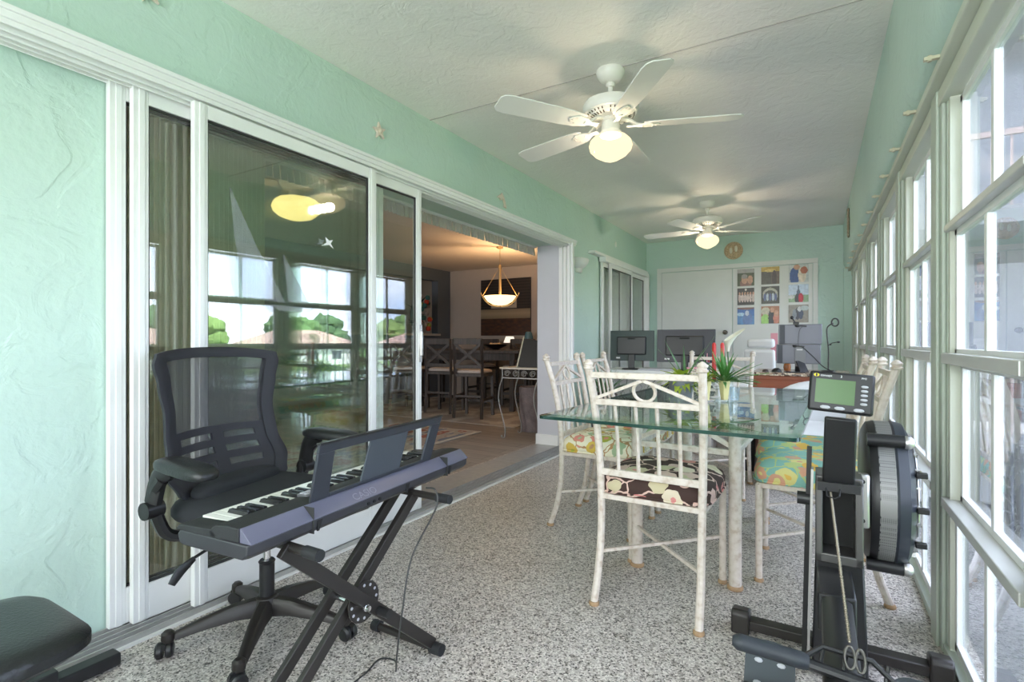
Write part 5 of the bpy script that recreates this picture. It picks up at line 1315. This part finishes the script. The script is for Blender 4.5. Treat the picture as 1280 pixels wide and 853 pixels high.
# flush ceiling fan with scalloped light in the living room
t = thing('ceiling_fan', 'interior hugger ceiling fan with a wide lit amber bowl seen through the closed glass', 'ceiling fan', (-3.56, 2.66, 2.42))
tanb = pm('tan_blade', (.50, .38, .26), .5)
b = MB(); b.lathe([(.10, 0), (.13, -.03), (.13, -.12), (.11, -.15), (.06, -.17), (.06, -.22), (.13, -.235)], 28); b.build('motor_housing', tanb, t)
b = MB(); b.lathe([(.14, -.235), (.172, -.26), (.185, -.295), (.172, -.335), (.13, -.372), (.07, -.392), (.001, -.397)], 32)
b.v = [(x * (1 + .025 * math.cos(8 * math.atan2(y, x))), y * (1 + .025 * math.cos(8 * math.atan2(y, x))), z) for x, y, z in b.v]
b.build('glass_bowl', emis('lit_amber_glass', (1.0, .66, .26), 1.5, (.7, .55, .3)), t)
for i in range(5):
    q = Matrix.Rotation(R(10) + 2 * PI * i / 5, 4, 'Z') @ Matrix.Translation((0, 0, -.115)) @ Matrix.Rotation(R(11), 4, 'X')
    b = MB(q); b.prism([(.14, .04), (.20, .06), (.62, .072), (.66, .05), (.66, -.05), (.62, -.072), (.20, -.06), (.14, -.04)], 0, .007, lambda u, v, d: (u, v, d)); b.build('fan_blade', tanb, t)
# artwork
def art(u, v):
    if .30 < v < .46: k = 1 - abs(v - .39) * 5; return (.30 * k + .02, .24 * k + .015, .16 * k + .01)
    if v <= .30: n_ = noise.noise(Vector((u * 12, v * 30, 0))); return (.05 + .04 * n_, .022 + .015 * n_, .012)
    c = (.018, .014, .013) if int(v * 40) % 2 else (.035, .028, .025)
    if .22 < u < .74 and .48 < v < .66: c = (.42, .36, .29)
    if .30 < u < .68 and .55 < v < .60 + .03 * math.sin(u * 40): c = (.02, .018, .018)
    return c
t = thing('wall_art', 'large dark picture with a pale horizontal band on the beige dining wall', 'picture', (-4.92, 8.095, 1.68))
picture('canvas', 1.06, 1.04, 60, 60, art, M_pic, lambda u, v, d: (u, -.03 + d, v), t, .03, (.02, .02, .02))
# scroll console table
t = thing('console_table', 'scrolled iron console table with a pale top just inside the doorway', 'table', (-2.99, 4.76, 0), R(0))
b = MB(); b.box((.0, .02, .755), (.50, .42, .775)); b.build('table_top', pm('weathered_cream', (.62, .56, .46), .6, mottle=.3), t, bevel=.003)
irn = pm('pewter_iron', (.30, .29, .27), .4, .6)
for x, y in ((.03, .04), (.47, .04), (.03, .40), (.47, .40)):
    sx = 1 if x > .2 else -1
    b = MB(); b.tube(smooth_pts([(x, y, .755), (x - .0 * sx, y, .66), (x - sx * .0 - .035, y, .56), (x - .05, y, .42), (x - .01, y, .26), (x + .03, y, .12), (x + .03, y, .02), (x + .0, y, .008), (x - .015, y, .03)], 6), .007, 8); b.build('leg', irn, t)
b = MB(); b.bar((.03, .04, .66), (.47, .04, .66), .012, .012)
for k in range(4):
    cx, cz2 = .09 + .105 * k, .707
    b.tube([(cx + (.040 - .0012 * i) * math.cos(i * .42), .04, cz2 + (.036 - .0011 * i) * math.sin(i * .42)) for i in range(26)], .004, 6, up=(0, 1, 0))
b.build('scroll_apron', irn, t)
t = thing('picture_frame', 'black picture frame with a cream edge leaning on the console table', 'picture frame', (-2.80, 4.84, .7755), R(8))
m_ = Matrix.Rotation(R(-14), 4, 'X')
b = MB(m_ @ Matrix.Rotation(R(8), 4, 'Y')); b.box((.0, .02, .012), (.28, .035, .33)); b.build('black_panel', BK, t)
b = MB(m_ @ Matrix.Rotation(R(8), 4, 'Y')); b.box((-.014, .012, 0), (.0, .04, .345)); b.build('cream_edge', pm('cream_edge', (.6, .54, .4), .6), t)
t = thing('storage_basket', 'tall striped grey and maroon basket under the console table', 'basket', (-2.90, 5.38, 0))
b = MB(); b.lathe([(.14, 0), (.16, .5), (.15, .52), (.13, .5), (.12, .02), (.001, .02)], 20); b.build('basket_body', pm('striped_weave', (.20, .16, .16), .9, mottle=.6, mscale=12, bump=.6, bscale=60), t)
# rugs
def rugf(u, v):
    n1 = noise.noise(Vector((u * 9, v * 9, 1))); n2 = noise.noise(Vector((u * 22, v * 22, 4)))
    c = (.42, .36, .31)
    if n1 > .15: c = (.18, .20, .26)
    elif n1 < -.2: c = (.34, .13, .10)
    if n2 > .25: c = (.52, .47, .40)
    if u < .04 or u > .96 or v < .02 or v > .98: c = (.60, .55, .47)
    return c
def rugf2(u, v):
    n1 = noise.noise(Vector((u * 14, v * 10, 7)))
    c = (.46, .42, .38) if n1 > 0 else (.34, .30, .27)
    if n1 > .3: c = (.56, .52, .47)
    return c
o = picture('patterned_rug', 1.3, 2.6, 70, 120, rugf, M_rug, lambda u, v, d: (-4.0 + u, 3.66 + v, .010 - d), None, .009, (.4, .35, .3)); tag(o, 'small multicoloured patterned rug inside the doorway', 'rug')
o = picture('dining_rug', 3.1, 2.6, 80, 70, rugf2, M_rug, lambda u, v, d: (-4.72 + u, 6.72 + v, .008 - d), None, .007, (.4, .35, .3)); tag(o, 'large pale cream mottled rug under the dining table', 'rug')
# sideboard with lamp + framed piece behind the table
t = thing('sideboard', 'weathered wood sideboard against the beige dining wall', 'sideboard', (-4.55, 7.86, 0))
b = MB(); b.box((-.75, -.17, .06), (.75, .20, 1.03)); b.build('cabinet_body', wood('weathered_oak', (.16, .12, .09), (.26, .20, .15)), t, bevel=.005)
for x in (-.6, -.1, .4):
    b = MB(); b.box((x - .13, -.182, .12), (x + .33, -.17, .98)); b.build('door', wood('weathered_oak_door', (.15, .115, .085), (.24, .185, .14), 2), t, bevel=.004)
t = thing('accent_lamp', 'small white tapered lamp on the sideboard below the picture', 'lamp', (-4.66, 7.80, 1.0305))
b = MB(); b.lathe([(.11, .0), (.07, .11), (.001, .112)], 18); b.build('lamp_shade', emis('lit_small_shade', (1, .9, .75), .5), t)
t = thing('glass_vase', 'small blue glass vase on the right of the sideboard', 'vase', (-4.28, 7.80, 1.0305))
b = MB(); b.lathe([(.06, 0), (.08, .08), (.06, .16), (.045, .19), (.001, .19)], 18); b.build('vase_body', pm('teal_glass', (.10, .22, .28), .15), t)
# flower stack at the pass-through
t = thing('flower_arrangement', 'tall arrangement of red, teal and white flowers on the kitchen ledge', 'flowers', (-6.25, 7.20, 1.1955))
b = MB(); b.lathe([(.08, 0), (.10, .10), (.001, .10)], 16); b.build('vase', BK, t)
b = MB()
for i in range(30): leaf(b, (random.uniform(-.06, .06), random.uniform(-.12, .12), .05 + random.uniform(0, .45)), (random.uniform(-.14, .16), random.uniform(-.24, .24), .10 + random.uniform(0, .65)), .035)
b.build('foliage', pm('dark_foliage', (.015, .035, .02), .7), t)
rr = random.Random(5)
for i in range(22):
    col = ((.40, .04, .02), (.03, .12, .12), (.35, .30, .28), (.20, .22, .03), (.42, .10, .04))[i % 5]
    b = MB(); b.ell((.08 + rr.uniform(0, .08), rr.uniform(-.20, .20), .08 + rr.uniform(0, .62)), (.04, .055, .05), 10, 6); b.build('blossom', pm('blossom_%d' % (i % 5), col, .7, mottle=.4, mscale=40), t)

# ================================================================== OUTSIDE
b = MB(); b.box((XR + .25, -3, -3.3), (15, 400, -3.0)); b.box((XR + .25, -60, -3.3), (15, -3, -3.0))
g_ = b.build('ground', pm('lawn', (.12, .20, .05), .95, mottle=.3, mscale=1.5), smooth=False); struct(g_)
b = MB(); b.box((15, -90, -3.6), (62, 400, -3.25)); w_ = b.build('lake', pm('lake_water', (.10, .14, .15), .08, mottle=.2, mscale=.3, bump=.2, bscale=2), smooth=False); w_['kind'] = 'stuff'; tag(w_, 'calm grey-green lake outside the windows', 'water')
b = MB(); b.box((62, -90, -3.4), (320, 400, -3.05)); struct(b.build('ground_shore', pm('far_lawn', (.16, .26, .07), .95, mottle=.3, mscale=.5), smooth=False))
b = MB(); b.box((XR + .25, -40, -3.0), (6, 60, -2.97)); struct(b.build('ground_promenade', pm('grey_pavers', (.05, .05, .05), .9, mottle=.1), smooth=False))
# balcony railing right outside the windows
t = thing('balcony_railing', 'dark metal balcony railing just outside the window wall', 'railing', (.72, 0, 0))
ir2 = pm('bronze_railing', (.05, .045, .04), .5)
b = MB(); b.box((-.02, YB, .98), (.02, 7.7, 1.01)); b.box((-.015, YB, .08), (.015, 7.7, .10)); b.build('rail', ir2, t)
b = MB()
y = YB
while y < 7.7: b.box((-.008, y, .10), (.008, y + .016, .98)); y += .125
b.build('balusters', ir2, t)['kind'] = 'stuff'
b = MB(); b.box((XR + .10, YB, -.3), (.80, 7.7, -.02)); struct(b.build('trim_5', pm('grey_slab', (.16, .16, .16), .8), smooth=False))
# neighbouring wing
t = thing('apartment_building', 'grey apartment wing with stacked balconies seen through the window panes', 'building', (.95, 9.6, -2.97))
stc = pm('grey_stucco', (.085, .085, .095), .8, mottle=.1); 
b = MB(); b.box((-.35, 0, 0), (3.0, 10, 15)); b.build('wall', stc, t, smooth=False)
for k in range(4):
    b = MB(); b.box((-.08, -1.3, 2.7 + 2.75 * k), (2.9, 0, 2.9 + 2.75 * k)); b.build('balcony_slab', pm('weathered_slab', (.13, .13, .14), .8), t, smooth=False)
    b = MB(); b.box((.1, -.02, .3 + 2.75 * k), (1.8, .05, 2.35 + 2.75 * k)); b.build('window', pm('dark_window', (.10, .11, .13), .15), t, smooth=False)
    b = MB(); b.box((-.05, -1.28, 3.75 + 2.75 * k), (2.85, -1.24, 3.82 + 2.75 * k))
    for i in range(16): b.box((-.04 + i * .18, -1.27, 2.9 + 2.75 * k), (-.02 + i * .18, -1.25, 3.75 + 2.75 * k))
    b.build('balcony_rail', pm('brown_rail', (.20, .15, .14), .6), t, smooth=False)
def tree(loc, h, r, label, seed, tone):
    t = thing('tree', label, 'tree', loc, 0, 'trees around the lake')
    rr = random.Random(seed); b = MB()
    b.tube([(0, 0, 0), (.1, 0, h * .6)], [.18, .09], 8); b.build('trunk', pm('bark', (.14, .10, .07), .9), t)
    b = MB()
    for i in range(14):
        a = rr.uniform(0, 2 * PI); q = rr.uniform(0, r * .75); c = Vector((q * math.cos(a), q * math.sin(a), h * rr.uniform(.42, .92))); s = r * rr.uniform(.28, .52)
        st = len(b.v); b.ell(c, (s, s, s * .8), 14, 9)
        for k in range(st, len(b.v)):
            p = Vector(b.v[k]); d = (p - c); b.v[k] = tuple(c + d * (1 + .45 * noise.noise(p * 1.6 + Vector((seed, 0, 0)))))
    b.build('crown', pm('foliage_%d' % tone, ((.10, .18, .05), (.17, .25, .07), (.07, .13, .05))[tone], .9, mottle=.6, mscale=2.5, bump=1, bscale=5), t)
rr = random.Random(11)
kinds = ['rounded green tree on the far lake shore', 'pale green spreading tree on the far lake shore', 'dark green dense tree on the far lake shore']
for i in range(24):
    az = R(8 + i * 3.1); d = 70 + rr.uniform(0, 20); x, y = d * math.sin(az) / max(math.sin(az), .0001) if False else 64 + rr.uniform(0, 12), None
    x = 90 + 9 * (i % 2); y = 330 - 14.5 * i
    tree((x, y, -3.05), rr.uniform(7.5, 11), rr.uniform(5.5, 6.6), kinds[i % 3], i, i % 3)
for k, (x, y, h, r) in enumerate(((8.2, 19.5, 5.2, 2.4), (11, 27, 5.8, 2.8), (8, 11, 3.2, 1.5))):
    tree((x, y, -3.0), h, r, ['leafy green tree just beyond the apartment wing', 'second leafy tree on the near lawn behind it', 'low round tree on the near lawn by the water'][k], 50 + k, k % 2)
for k, (x, y) in enumerate(((72, 30), (73, 58), (71, 88), (73, 125), (72, 4))):
    t = thing('house', ['low white house with pinkish roof directly across the lake', 'second white house with pinkish roof across the lake', 'third white house with pinkish roof across the lake', 'fourth white house with pinkish roof far across the lake', 'rightmost white house with pinkish roof across the lake'][k], 'house', (x, y, -3.05), 0, 'houses across the lake')
    b = MB(); b.box((-5, -9, 0), (5, 9, 3.2)); b.build('wall', Wp, t, smooth=False)
    b = MB(); b.rings([[Vector(p) for p in ((-6, -10, 3.2), (6, -10, 3.2), (6, 10, 3.2), (-6, 10, 3.2))], [Vector(p) for p in ((-.2, -4, 6.0), (.2, -4, 6.0), (.2, 4, 6.0), (-.2, 4, 6.0))]]); b.build('roof', pm('pink_tile_roof', (.42, .27, .22), .8), t, smooth=False)
    for yy in (-6, -2, 3):
        b = MB(); b.box((-5.05, yy, 1), (-5, yy + 2, 2.4)); b.build('window', pm('dark_window', (.10, .11, .13), .15), t, smooth=False)
